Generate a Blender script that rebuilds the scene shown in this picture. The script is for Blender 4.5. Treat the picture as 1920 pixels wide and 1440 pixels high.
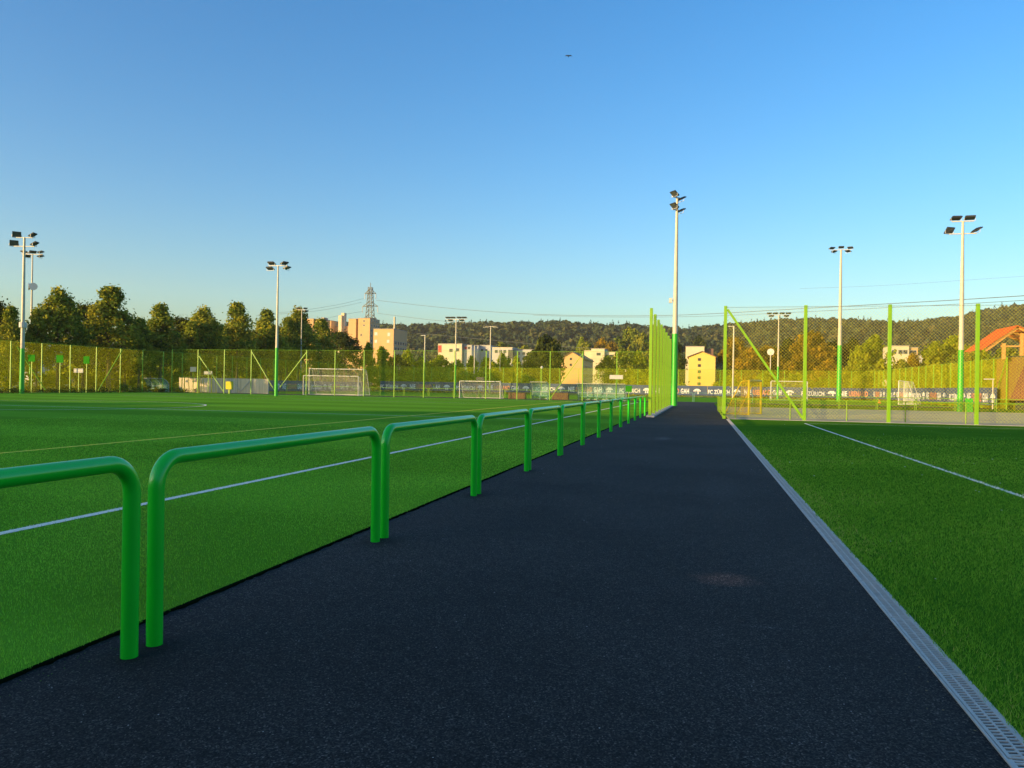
import bpy, math, random
import numpy as np
from mathutils import Vector, Matrix
R = math.radians
S = bpy.context.scene
for o in list(bpy.data.objects): bpy.data.objects.remove(o)

# ------------------------------------------------------------------ camera
CAMH = 1.4933
YAW, PITCH, ROLL, FPX = R(13.861), R(0.16), R(0.923), 1442.0
def cam_axes():
    f = Vector((-math.sin(YAW), math.cos(YAW), 0)); r = Vector((math.cos(YAW), math.sin(YAW), 0)); u = Vector((0, 0, 1))
    f2 = f*math.cos(PITCH)+u*math.sin(PITCH); u2 = u*math.cos(PITCH)-f*math.sin(PITCH)
    return r*math.cos(ROLL)+u2*math.sin(ROLL), u2*math.cos(ROLL)-r*math.sin(ROLL), f2
CR, CU, CF = cam_axes()
cam = bpy.data.cameras.new('camera'); cam_o = bpy.data.objects.new('camera', cam); S.collection.objects.link(cam_o)
m = Matrix.Identity(4)
for i in range(3):
    m[i][0], m[i][1], m[i][2] = CR[i], CU[i], -CF[i]
m[2][3] = CAMH
cam_o.matrix_world = m
cam.sensor_width = 36; cam.lens = 36*FPX/1920; cam.clip_start = 0.05; cam.clip_end = 6000
S.camera = cam_o

# ------------------------------------------------------------------ light
SUN_EL, SUN_AZ = R(8.0), R(43)          # the sun stands behind the camera and to its left
to_sun = Vector((-math.sin(SUN_AZ)*math.cos(SUN_EL), -math.cos(SUN_AZ)*math.cos(SUN_EL), math.sin(SUN_EL)))
W = bpy.data.worlds.new('World'); S.world = W; W.use_nodes = True
nt = W.node_tree; nt.nodes.clear()
sky = nt.nodes.new('ShaderNodeTexSky'); sky.sky_type = 'NISHITA'; sky.sun_disc = False
sky.sun_elevation = SUN_EL; sky.sun_rotation = math.atan2(to_sun.x, to_sun.y)
sky.air_density = 1.15; sky.dust_density = 2.0; sky.ozone_density = 2.9; sky.altitude = 300
bg = nt.nodes.new('ShaderNodeBackground'); bg.inputs['Strength'].default_value = 0.15
ow = nt.nodes.new('ShaderNodeOutputWorld')
hs = nt.nodes.new('ShaderNodeHueSaturation'); hs.inputs['Saturation'].default_value = 1.28; hs.inputs['Hue'].default_value = .507
nt.links.new(sky.outputs[0], hs.inputs['Color']); nt.links.new(hs.outputs[0], bg.inputs[0]); nt.links.new(bg.outputs[0], ow.inputs[0])
sl = bpy.data.lights.new('sun', 'SUN'); sl.energy = 3.4; sl.angle = R(0.5); sl.color = (1.0, 0.66, 0.26)
so = bpy.data.objects.new('sun', sl); S.collection.objects.link(so)
so.rotation_euler = to_sun.to_track_quat('Z', 'Y').to_euler()
S.view_settings.view_transform = 'Standard'; S.view_settings.look = 'None'
S.view_settings.gamma = 1; S.view_settings.use_curve_mapping = False
S.view_settings.exposure = 1.25
S.cycles.max_bounces = 6; S.cycles.transparent_max_bounces = 24

rnd = random.Random(7)
nr = np.random.default_rng(11)
# a world point seen at photo pixel (px, py), taken on the plane Y = const, X = const or the ground
def ray(px, py): return CF+CR*((px-960)/FPX)+CU*((720-py)/FPX)
def atY(px, py, Y):
    d = ray(px, py); t = Y/d.y; return Vector((d.x*t, Y, CAMH+d.z*t))
def atX(px, py, X):
    d = ray(px, py); t = X/d.x; return Vector((X, d.y*t, CAMH+d.z*t))

# ------------------------------------------------------------------ helpers
ORD = ['first', 'second', 'third', 'fourth', 'fifth', 'sixth', 'seventh', 'eighth', 'ninth', 'tenth', 'eleventh', 'twelfth',
       'thirteenth', 'fourteenth', 'fifteenth', 'sixteenth', 'seventeenth', 'eighteenth', 'nineteenth', 'twentieth',
       'twenty-first', 'twenty-second', 'twenty-third', 'twenty-fourth', 'twenty-fifth', 'twenty-sixth', 'twenty-seventh', 'twenty-eighth']
def tag(o, label=None, cat=None, group=None, kind=None):
    if label: o['label'] = label
    if cat: o['category'] = cat
    if group: o['group'] = group
    if kind: o['kind'] = kind
    return o
def empty(name, loc, rz=0, **k):
    o = bpy.data.objects.new(name, None); S.collection.objects.link(o); o.location = loc; o.rotation_euler = (0, 0, rz)
    return tag(o, **k)
def copy_tree(o, parent=None):
    c = o.copy(); S.collection.objects.link(c); c.parent = parent
    for ch in list(o.children): copy_tree(ch, c)
    return c
class MB:
    def __init__(s): s.v = []; s.f = []; s.mi = []
    def add(s, vs, fs, mi=0):
        n = len(s.v); s.v += [tuple(v) for v in vs]; s.f += [tuple(i+n for i in f) for f in fs]; s.mi += [mi]*len(fs); return s
    def box(s, c, d, rz=0, mi=0, rot=None):
        M = rot if rot is not None else Matrix.Rotation(rz, 3, 'Z'); c = Vector(c); vs = []
        for x in (-.5, .5):
            for y in (-.5, .5):
                for z in (-.5, .5): vs.append(c+M@Vector((x*d[0], y*d[1], z*d[2])))
        return s.add(vs, [(0, 1, 3, 2), (4, 6, 7, 5), (0, 4, 5, 1), (2, 3, 7, 6), (0, 2, 6, 4), (1, 5, 7, 3)], mi)
    def bar(s, p, q, w, d=None, mi=0):
        p = Vector(p); q = Vector(q); d = d or w; a = (q-p); L = a.length; a.normalize()
        up = Vector((0, 0, 1)) if abs(a.z) < .95 else Vector((0, 1, 0))
        x = a.cross(up).normalized(); y = x.cross(a).normalized()
        M = Matrix((x, a, y)).transposed()
        return s.box((p+q)/2, (w, L, d), rot=M, mi=mi)
    def tube(s, pts, r, seg=12, caps=True, mi=0):
        pts = [Vector(p) for p in pts]; n = len(pts); rr = r if hasattr(r, '__len__') else [r]*n
        t0 = (pts[1]-pts[0]).normalized(); ref = Vector((0, 0, 1)) if abs(t0.z) < .9 else Vector((1, 0, 0))
        x = t0.cross(ref).normalized(); vs = []
        for i in range(n):
            t = (pts[min(i+1, n-1)]-pts[max(i-1, 0)]).normalized()
            x = (x-t*x.dot(t)).normalized(); y = t.cross(x)
            for k in range(seg):
                a = 2*math.pi*k/seg; vs.append(pts[i]+(x*math.cos(a)+y*math.sin(a))*rr[i])
        fs = [(i*seg+k, i*seg+(k+1) % seg, (i+1)*seg+(k+1) % seg, (i+1)*seg+k) for i in range(n-1) for k in range(seg)]
        if caps: fs += [tuple(range(seg))[::-1], tuple((n-1)*seg+k for k in range(seg))]
        return s.add(vs, fs, mi)
    def poly(s, pts, mi=0): return s.add(pts, [tuple(range(len(pts)))], mi)
    def build(s, name, mats, parent=None, smooth=False, off=None, bevel=0):
        me = bpy.data.meshes.new(name)
        vs = s.v if off is None else [(v[0]-off[0], v[1]-off[1], v[2]-off[2]) for v in s.v]
        me.from_pydata(vs, [], s.f)
        if not isinstance(mats, (list, tuple)): mats = [mats]
        for q in mats: me.materials.append(q)
        me.polygons.foreach_set('material_index', s.mi)
        if smooth: me.polygons.foreach_set('use_smooth', [True]*len(s.f))
        me.update()
        o = bpy.data.objects.new(name, me); S.collection.objects.link(o); o.parent = parent
        if smooth:
            try: me.set_sharp_from_angle(angle=R(50))
            except Exception: pass
        if bevel:
            b = o.modifiers.new('bevel', 'BEVEL'); b.width = bevel; b.segments = 2; b.limit_method = 'ANGLE'
        return o
def np_mesh(name, v, nv, mat, parent=None, tint=None, mats=None, mi=None):
    """v (N*nv,3) vertices of N separate faces of nv corners"""
    N = len(v)//nv; me = bpy.data.meshes.new(name)
    me.vertices.add(len(v)); me.vertices.foreach_set('co', np.asarray(v, np.float32).ravel())
    me.loops.add(len(v)); me.loops.foreach_set('vertex_index', np.arange(len(v), dtype=np.int32))
    me.polygons.add(N); me.polygons.foreach_set('loop_start', np.arange(0, N*nv, nv, dtype=np.int32))
    for q in (mats or [mat]): me.materials.append(q)
    if mi is not None: me.polygons.foreach_set('material_index', np.asarray(mi, np.int32))
    if tint is not None:
        a = me.attributes.new('tint', 'FLOAT', 'FACE'); a.data.foreach_set('value', np.asarray(tint, np.float32))
    me.update(calc_edges=True); me.validate()
    o = bpy.data.objects.new(name, me); S.collection.objects.link(o); o.parent = parent
    return o

# ------------------------------------------------------------------ materials
def lin(h):
    h = h.lstrip('#'); c = [int(h[i:i+2], 16)/255 for i in (0, 2, 4)]
    return tuple((x/12.92 if x <= .04045 else ((x+.055)/1.055)**2.4) for x in c)+(1,)
def mat(name, col, rough=.6, metal=0, noise=0, scale=5, bump=0, bscale=40, coat=0, spec=.5, transl=0, stretch=None):
    M = bpy.data.materials.new(name); M.use_nodes = True; n = M.node_tree.nodes; l = M.node_tree.links
    b = n['Principled BSDF']; b.inputs['Base Color'].default_value = col; b.inputs['Roughness'].default_value = rough
    b.inputs['Metallic'].default_value = metal; b.inputs['Specular IOR Level'].default_value = spec
    b.inputs['Coat Weight'].default_value = coat; b.inputs['Coat Roughness'].default_value = .15
    tc = n.new('ShaderNodeTexCoord'); src = tc.outputs['Object']
    if stretch:
        mp = n.new('ShaderNodeMapping'); mp.inputs['Scale'].default_value = stretch; l.new(src, mp.inputs[0]); src = mp.outputs[0]
    if noise:
        t = n.new('ShaderNodeTexNoise'); t.inputs['Scale'].default_value = scale; t.inputs['Detail'].default_value = 6; l.new(src, t.inputs[0])
        mr = n.new('ShaderNodeMapRange'); mr.inputs[1].default_value = .3; mr.inputs[2].default_value = .7
        mr.inputs[3].default_value = 1-noise; mr.inputs[4].default_value = 1+noise; l.new(t.outputs[0], mr.inputs[0])
        mx = n.new('ShaderNodeVectorMath'); mx.operation = 'SCALE'; mx.inputs[0].default_value = col[:3]; l.new(mr.outputs[0], mx.inputs['Scale'])
        l.new(mx.outputs[0], b.inputs['Base Color'])
    if bump:
        t2 = n.new('ShaderNodeTexNoise'); t2.inputs['Scale'].default_value = bscale; t2.inputs['Detail'].default_value = 4; l.new(src, t2.inputs[0])
        bp = n.new('ShaderNodeBump'); bp.inputs['Strength'].default_value = bump; bp.inputs['Distance'].default_value = .02
        l.new(t2.outputs[0], bp.inputs['Height']); l.new(bp.outputs[0], b.inputs['Normal'])
    return M
def ramp(n, stops):
    r = n.new('ShaderNodeValToRGB'); e = r.color_ramp.elements
    while len(e) < len(stops): e.new(.5)
    for i, (p, c) in enumerate(stops): e[i].position = p; e[i].color = c
    return r
def leafmat(name, stops, tr=.35):
    """leaf colour picked by the crown's own tint plus a little per leaf"""
    M = bpy.data.materials.new(name); M.use_nodes = True; n = M.node_tree.nodes; l = M.node_tree.links
    n.remove(n['Principled BSDF']); out = n['Material Output']
    at = n.new('ShaderNodeAttribute'); at.attribute_name = 'tint'
    g = n.new('ShaderNodeNewGeometry'); ad = n.new('ShaderNodeMath'); ad.operation = 'MULTIPLY_ADD'
    ad.inputs[1].default_value = .35; l.new(g.outputs['Random Per Island'], ad.inputs[0]); l.new(at.outputs['Fac'], ad.inputs[2])
    r = ramp(n, stops); l.new(ad.outputs[0], r.inputs[0])
    d = n.new('ShaderNodeBsdfDiffuse'); t = n.new('ShaderNodeBsdfTranslucent'); mx = n.new('ShaderNodeMixShader'); mx.inputs[0].default_value = tr
    l.new(r.outputs[0], d.inputs[0]); l.new(r.outputs[0], t.inputs[0]); l.new(d.outputs[0], mx.inputs[1]); l.new(t.outputs[0], mx.inputs[2])
    l.new(mx.outputs[0], out.inputs[0])
    return M
C4 = lambda r, g, b: (r, g, b, 1)
M_rail = mat('railing_paint', C4(.008, .66, .022), .28, noise=.05, scale=3, coat=.35)
M_post = mat('fence_green', C4(.19, .40, .008), .45, noise=.08, scale=2)
M_mastgreen = mat('mast_green', C4(.03, .40, .02), .4, noise=.06, scale=2)
M_net = mat('net_yellow_green', C4(.62, .56, .02), .7)
M_net2 = mat('net_green', C4(.36, .46, .03), .7)
M_mast = mat('galvanised_pole', C4(.50, .46, .37), .45, noise=.08, scale=3)
M_dark = mat('dark_housing', C4(.03, .035, .04), .5)
M_lens = mat('lamp_glass', C4(.06, .07, .08), .15)
M_grey = mat('light_grey_housing', C4(.5, .5, .5), .5)
M_white = mat('white_paint', C4(.62, .62, .60), .45, noise=.04, scale=3)
M_line = mat('line_white', C4(.97, .88, .72), .8, noise=.12, scale=30)
M_liney = mat('line_yellow', C4(.90, .80, .05), .8, noise=.12, scale=30)
M_galv = mat('galvanised_grate', C4(.52, .47, .40), .6, metal=.0, noise=.12, scale=14, bump=.1)
M_slot = mat('drain_trough', C4(.03, .035, .04), .8)
M_conc = mat('concrete', C4(.42, .41, .40), .85, noise=.15, scale=4, bump=.2)
M_bark = mat('bark', C4(.10, .07, .045), .9, noise=.3, scale=8, bump=.5)
M_banner = mat('banner_cloth', C4(.06, .09, .16), .75, noise=.15, scale=1.2)
M_blet = mat('banner_white_print', C4(.78, .78, .76), .75)
M_bor = mat('banner_orange_print', C4(.62, .27, .16), .75)
M_steel = mat('lattice_steel', C4(.09, .11, .11), .55)
M_wire = mat('cable', C4(.12, .14, .15), .6)
M_yel = mat('yellow_goal_paint', C4(.70, .50, .01), .45)
M_ynet = mat('orange_net', C4(.6, .38, .02), .7)
M_wnet = mat('white_net', C4(.62, .64, .62), .7)
M_teal = mat('teal_frame', C4(.12, .32, .27), .5)
M_brown = mat('brown_box', C4(.10, .045, .03), .7, noise=.2, scale=6)
M_sign = mat('sign_board', C4(.45, .46, .45), .9, spec=.1)
M_signg = mat('green_sign', C4(.03, .20, .012), .95, spec=0)
M_sand0 = None
def netmat(name, col, tr=.45):
    M = bpy.data.materials.new(name); M.use_nodes = True; n = M.node_tree.nodes; l = M.node_tree.links; n.remove(n['Principled BSDF'])
    d = n.new('ShaderNodeBsdfDiffuse'); t = n.new('ShaderNodeBsdfTranslucent'); mx = n.new('ShaderNodeMixShader'); mx.inputs[0].default_value = tr
    d.inputs[0].default_value = col; t.inputs[0].default_value = col
    l.new(d.outputs[0], mx.inputs[1]); l.new(t.outputs[0], mx.inputs[2]); l.new(mx.outputs[0], n['Material Output'].inputs[0]); return M
M_mesh = netmat('thin_mesh_yellow_green', C4(.66, .70, .02)); M_mesh2 = netmat('thin_mesh_green', C4(.50, .62, .03))
def glassy(name, col, a):
    M = bpy.data.materials.new(name); M.use_nodes = True; n = M.node_tree.nodes; l = M.node_tree.links; b = n['Principled BSDF']
    b.inputs['Base Color'].default_value = col; b.inputs['Roughness'].default_value = .12
    t = n.new('ShaderNodeBsdfTransparent'); t.inputs[0].default_value = (.85, .96, .93, 1); mx = n.new('ShaderNodeMixShader'); mx.inputs[0].default_value = a
    l.new(t.outputs[0], mx.inputs[1]); l.new(b.outputs[0], mx.inputs[2]); l.new(mx.outputs[0], n['Material Output'].inputs[0])
    return M
M_glass = glassy('tinted_polycarbonate', C4(.25, .52, .47), .42)

def ground_mat(name, stops, big=(.08, .5), fine=(60, .5), bump=.4, bscale=120, aniso=None, rough=.9, spec=.2, detail=6, speck=None, patches=None):
    M = bpy.data.materials.new(name); M.use_nodes = True; n = M.node_tree.nodes; l = M.node_tree.links; b = n['Principled BSDF']
    b.inputs['Roughness'].default_value = rough; b.inputs['Specular IOR Level'].default_value = spec
    g = n.new('ShaderNodeNewGeometry'); src = g.outputs['Position']
    a = n.new('ShaderNodeTexNoise'); a.inputs['Scale'].default_value = big[0]; a.inputs['Detail'].default_value = 5; l.new(src, a.inputs[0])
    f = n.new('ShaderNodeTexNoise'); f.inputs['Scale'].default_value = fine[0]; f.inputs['Detail'].default_value = detail; f.inputs['Roughness'].default_value = .7; l.new(src, f.inputs[0])
    m1 = n.new('ShaderNodeMath'); m1.operation = 'MULTIPLY'; m1.inputs[1].default_value = big[1]; l.new(a.outputs[0], m1.inputs[0])
    m2 = n.new('ShaderNodeMath'); m2.operation = 'MULTIPLY_ADD'; m2.inputs[1].default_value = fine[1]; l.new(f.outputs[0], m2.inputs[0]); l.new(m1.outputs[0], m2.inputs[2])
    r = ramp(n, stops); l.new(m2.outputs[0], r.inputs[0]); colout = r.outputs[0]
    if speck:
        v = n.new('ShaderNodeTexVoronoi'); v.inputs['Scale'].default_value = speck[0]; l.new(src, v.inputs[0])
        sp = n.new('ShaderNodeSeparateColor'); l.new(v.outputs['Color'], sp.inputs[0])
        gt = n.new('ShaderNodeMath'); gt.operation = 'GREATER_THAN'; gt.inputs[1].default_value = speck[1]; l.new(sp.outputs[0], gt.inputs[0])
        lt = n.new('ShaderNodeMath'); lt.operation = 'LESS_THAN'; lt.inputs[1].default_value = speck[3]; l.new(v.outputs['Distance'], lt.inputs[0])
        mu = n.new('ShaderNodeMath'); mu.operation = 'MULTIPLY'; l.new(gt.outputs[0], mu.inputs[0]); l.new(lt.outputs[0], mu.inputs[1])
        mc = n.new('ShaderNodeMix'); mc.data_type = 'RGBA'; l.new(mu.outputs[0], mc.inputs[0]); l.new(colout, mc.inputs[6]); mc.inputs[7].default_value = speck[2]
        colout = mc.outputs[2]
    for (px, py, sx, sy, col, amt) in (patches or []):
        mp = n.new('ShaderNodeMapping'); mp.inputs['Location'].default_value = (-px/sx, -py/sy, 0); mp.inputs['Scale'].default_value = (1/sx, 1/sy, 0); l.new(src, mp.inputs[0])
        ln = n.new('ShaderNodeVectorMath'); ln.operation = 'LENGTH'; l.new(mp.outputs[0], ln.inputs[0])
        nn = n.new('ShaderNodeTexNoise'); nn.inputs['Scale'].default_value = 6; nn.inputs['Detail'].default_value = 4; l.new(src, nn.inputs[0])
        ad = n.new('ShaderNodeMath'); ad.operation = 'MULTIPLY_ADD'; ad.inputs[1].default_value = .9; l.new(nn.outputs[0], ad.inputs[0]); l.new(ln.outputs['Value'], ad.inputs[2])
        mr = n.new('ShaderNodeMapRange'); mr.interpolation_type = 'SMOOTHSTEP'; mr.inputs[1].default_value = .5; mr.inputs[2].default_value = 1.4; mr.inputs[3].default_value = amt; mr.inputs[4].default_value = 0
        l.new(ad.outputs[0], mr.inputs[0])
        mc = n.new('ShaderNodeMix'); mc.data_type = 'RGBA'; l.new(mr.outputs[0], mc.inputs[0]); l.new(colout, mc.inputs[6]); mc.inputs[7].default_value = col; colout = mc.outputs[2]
    l.new(colout, b.inputs['Base Color'])
    t = n.new('ShaderNodeTexNoise'); t.inputs['Scale'].default_value = bscale; t.inputs['Detail'].default_value = 5; t.inputs['Roughness'].default_value = .7; l.new(src, t.inputs[0])
    bp = n.new('ShaderNodeBump'); bp.inputs['Strength'].default_value = bump; bp.inputs['Distance'].default_value = .01
    l.new(t.outputs[0], bp.inputs['Height']); l.new(bp.outputs[0], b.inputs['Normal'])
    return M
def asphalt():
    M = ground_mat('asphalt', [(.3, C4(.42, .42, .42)), (.7, C4(1.5, 1.47, 1.42))], (.4, .6), (7, .4), .6, 90, rough=.9, spec=.22,
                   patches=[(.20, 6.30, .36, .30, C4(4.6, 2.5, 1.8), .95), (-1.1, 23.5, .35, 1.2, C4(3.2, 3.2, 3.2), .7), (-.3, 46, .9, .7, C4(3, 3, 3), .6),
                            (-2.95, 3.65, .32, .42, C4(.25, .25, .28), .95), (-2.95, 6.85, .28, .42, C4(.3, .3, .33), .95), (-2.95, 10.1, .28, .42, C4(.3, .3, .33), .95),  # dark sealing patches at the railing feet, deepened to paint in contact shade
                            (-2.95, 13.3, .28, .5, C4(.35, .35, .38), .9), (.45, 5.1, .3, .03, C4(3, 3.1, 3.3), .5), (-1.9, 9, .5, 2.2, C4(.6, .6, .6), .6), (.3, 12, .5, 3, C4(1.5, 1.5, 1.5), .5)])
    n = M.node_tree.nodes; l = M.node_tree.links; b = n['Principled BSDF']; col = b.inputs['Base Color'].links[0].from_socket
    g = n.new('ShaderNodeNewGeometry'); v = n.new('ShaderNodeTexVoronoi'); v.inputs['Scale'].default_value = 135; l.new(g.outputs['Position'], v.inputs[0])
    sp = n.new('ShaderNodeSeparateColor'); l.new(v.outputs['Color'], sp.inputs[0])
    r = ramp(n, [(0, C4(.0055, .0048, .0048)), (.5, C4(.021, .0185, .0175)), (.8, C4(.047, .042, .038)), (.96, C4(.080, .072, .064)), (1, C4(.16, .145, .13))]); l.new(sp.outputs[1], r.inputs[0])
    mx = n.new('ShaderNodeVectorMath'); mx.operation = 'MULTIPLY'; l.new(r.outputs[0], mx.inputs[0]); l.new(col, mx.inputs[1]); l.new(mx.outputs[0], b.inputs['Base Color'])
    return M
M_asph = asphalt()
M_turf = ground_mat('artificial_turf', [(.2, C4(.08, .22, .014)), (.5, C4(.14, .35, .026)), (.8, C4(.19, .45, .04))], (.12, .35), (90, .65), .8, 120, spec=.0)
def bands(M, amt):
    n = M.node_tree.nodes; l = M.node_tree.links; b = n['Principled BSDF']; col = b.inputs['Base Color'].links[0].from_socket
    g = n.new('ShaderNodeNewGeometry'); sx = n.new('ShaderNodeSeparateXYZ'); l.new(g.outputs['Position'], sx.inputs[0])
    m_ = n.new('ShaderNodeMath'); m_.operation = 'MULTIPLY'; m_.inputs[1].default_value = math.pi/4; l.new(sx.outputs['Y'], m_.inputs[0])
    s_ = n.new('ShaderNodeMath'); s_.operation = 'SINE'; l.new(m_.outputs[0], s_.inputs[0])
    mr = n.new('ShaderNodeMapRange'); mr.inputs[1].default_value = -.3; mr.inputs[2].default_value = .3; mr.inputs[3].default_value = 1-amt; mr.inputs[4].default_value = 1+amt; l.new(s_.outputs[0], mr.inputs[0])
    v = n.new('ShaderNodeVectorMath'); v.operation = 'SCALE'; l.new(col, v.inputs[0]); l.new(mr.outputs[0], v.inputs['Scale']); l.new(v.outputs[0], b.inputs['Base Color'])
bands(M_turf, .09)
M_lawn = ground_mat('lawn', [(.2, C4(.035, .12, .008)), (.5, C4(.075, .205, .013)), (.8, C4(.14, .30, .024))], (.5, .45), (70, .55), .9, 90, spec=.0)
M_mead = ground_mat('meadow', [(.2, C4(.05, .09, .015)), (.5, C4(.10, .15, .02)), (.8, C4(.18, .20, .04))], (.03, .5), (3, .5), .5, 20)
M_sand = ground_mat('sand', [(.2, C4(.42, .33, .19)), (.5, C4(.58, .46, .25)), (.8, C4(.70, .57, .33))], (.4, .6), (12, .4), .8, 14)
M_blade = leafmat('turf_fibre', [(0, C4(.06, .20, .010)), (.4, C4(.21, .52, .03)), (1, C4(.44, .82, .08))], .25)
M_blade2 = leafmat('grass_blade', [(0, C4(.07, .20, .014)), (.4, C4(.16, .39, .026)), (.85, C4(.32, .56, .045)), (1, C4(.50, .48, .11))], .3)
M_blade_w = mat('white_fibre', C4(.98, .92, .78), .8)
M_forest_ground = ground_mat('forest_floor', [(.2, C4(.03, .04, .015)), (.8, C4(.07, .08, .03))], (.03, .5), (1, .5), .5, 2)

L_green = leafmat('leaves_green', [(0, C4(.035, .08, .012)), (.3, C4(.12, .18, .022)), (.65, C4(.28, .31, .035)), (1, C4(.48, .42, .045))])
L_yel = leafmat('leaves_yellowing', tr=.5, stops=[(0, C4(.11, .19, .012)), (.5, C4(.31, .38, .02)), (1, C4(.52, .48, .025))])
L_aut = leafmat('leaves_autumn', [(0, C4(.09, .09, .010)), (.5, C4(.25, .185, .016)), (1, C4(.46, .28, .02))])
L_dark = leafmat('leaves_dark', [(0, C4(.025, .045, .012)), (.6, C4(.06, .085, .018)), (1, C4(.13, .14, .025))])
L_hill = leafmat('hill_leaves', [(0, C4(.025, .045, .03)), (.4, C4(.055, .082, .036)), (.75, C4(.09, .115, .04)), (1.1, C4(.14, .13, .05))], .2)

# ------------------------------------------------------------------ setting
def sheet(name, x0, x1, y0, y1, z, m, kind='structure', nx=1, ny=1):
    b = MB(); vs = [(x0+(x1-x0)*i/nx, y0+(y1-y0)*j/ny, z) for j in range(ny+1) for i in range(nx+1)]
    b.add(vs, [(j*(nx+1)+i, j*(nx+1)+i+1, (j+1)*(nx+1)+i+1, (j+1)*(nx+1)+i) for j in range(ny) for i in range(nx)])
    return tag(b.build(name, m), kind=kind)
XT, XD0, XD1 = -3.31, 1.222, 1.372      # turf edge, the drain's two edges
GY, FY, FY2, SX, RX = 80.5, 83.0, 141.8, -65.7, 28.5
sheet('ground', -2500, 2500, -300, 4000, -.30, M_mead)
# slab edges so that nothing floats: near ground block at z=-.05 under everything
sheet('base_ground', -300, 300, -60, 320, -.05, M_mead)
def slab(name, x0, x1, y0, y1, z0, z1, m):
    b = MB().box(((x0+x1)/2, (y0+y1)/2, (z0+z1)/2), (x1-x0, y1-y0, z1-z0)); return tag(b.build(name, m), kind='structure')
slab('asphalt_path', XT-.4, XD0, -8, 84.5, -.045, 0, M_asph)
slab('cross_path', -66, 40, 84.504, 92, -.045, -.002, M_asph)
slab('football_pitch', -68, XT, -30, FY+.3, -.045, .016, M_turf)
slab('lawn', XD1, 60, -10, 40.6, -.045, .004, M_lawn)
slab('sand_court', XD1, 60, 40.604, 70, -.044, .0, M_sand)
slab('sand_kerb', XD1, 60, 40.60, 40.75, -.044, .02, M_conc)
slab('verge', XD1, 60, 70.004, 84.5, -.044, .012, M_lawn)
slab('far_pitch', -64, 27.5, 92.004, 140, -.044, .01, M_turf)
b = MB(); yy = -28.0; eps = 0  # dark strip along the turf's edge, the shadow there painted as its colour
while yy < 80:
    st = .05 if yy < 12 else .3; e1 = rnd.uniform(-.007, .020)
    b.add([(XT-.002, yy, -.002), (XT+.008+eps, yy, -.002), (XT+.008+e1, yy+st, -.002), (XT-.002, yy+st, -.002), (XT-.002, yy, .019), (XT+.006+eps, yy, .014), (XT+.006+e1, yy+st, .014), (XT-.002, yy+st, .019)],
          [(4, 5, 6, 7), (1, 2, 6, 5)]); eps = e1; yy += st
tag(b.build('turf_edge_shade', mat('painted_turf_shade', C4(.004, .010, .004), 1, spec=0)), kind='structure')
# painted markings on the turf (4 mm above it)
def line(name, p, q, w, m, z): 
    p = Vector((p[0], p[1], z)); q = Vector((q[0], q[1], z)); d = (q-p).normalized(); nrm = Vector((-d.y, d.x, 0))*w/2
    return tag(MB().poly([p-nrm, q-nrm, q+nrm, p+nrm]).build(name, m), kind='structure')
ZL = .0205
line('sideline', (-6.43, -20), (-6.43, GY), .12, M_line, ZL)
line('yellow_line', (-13.3, -20), (-13.3, GY), .14, M_liney, ZL+.002)
line('yellow_line', (-64, 41.5), (-36, 41.5), .10, M_liney, ZL+.002)
line('halfway_line', (-64.4, 33.9), (-6.49, 33.9), .11, M_line, ZL)
line('goal_line', (-64.4, GY-2.6), (-6.49, GY-2.6), .12, M_line, ZL)
line('penalty_area_line', (-53, 61.5), (-18, 61.5), .11, M_line, ZL)
line('yellow_line', (-52, 70), (-6.6, 70), .09, M_liney, ZL+.002)
b = MB(); n_ = 96
for i in range(n_):
    a0, a1 = 2*math.pi*i/n_, 2*math.pi*(i+1)/n_
    P = lambda a, r: (-37.1+r*math.cos(a), 36.2+r*math.sin(a), ZL+.001)
    b.poly([P(a0, 9.09), P(a0, 9.2), P(a1, 9.2), P(a1, 9.09)])
tag(b.build('centre_circle', M_line), kind='structure')
line('lawn_line', (4.5, -8), (4.6, 37.4), .085, M_line, .0085)
line('lawn_line', (4.6, 37.4), (40, 37.4), .06, M_line, .0085)

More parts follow.
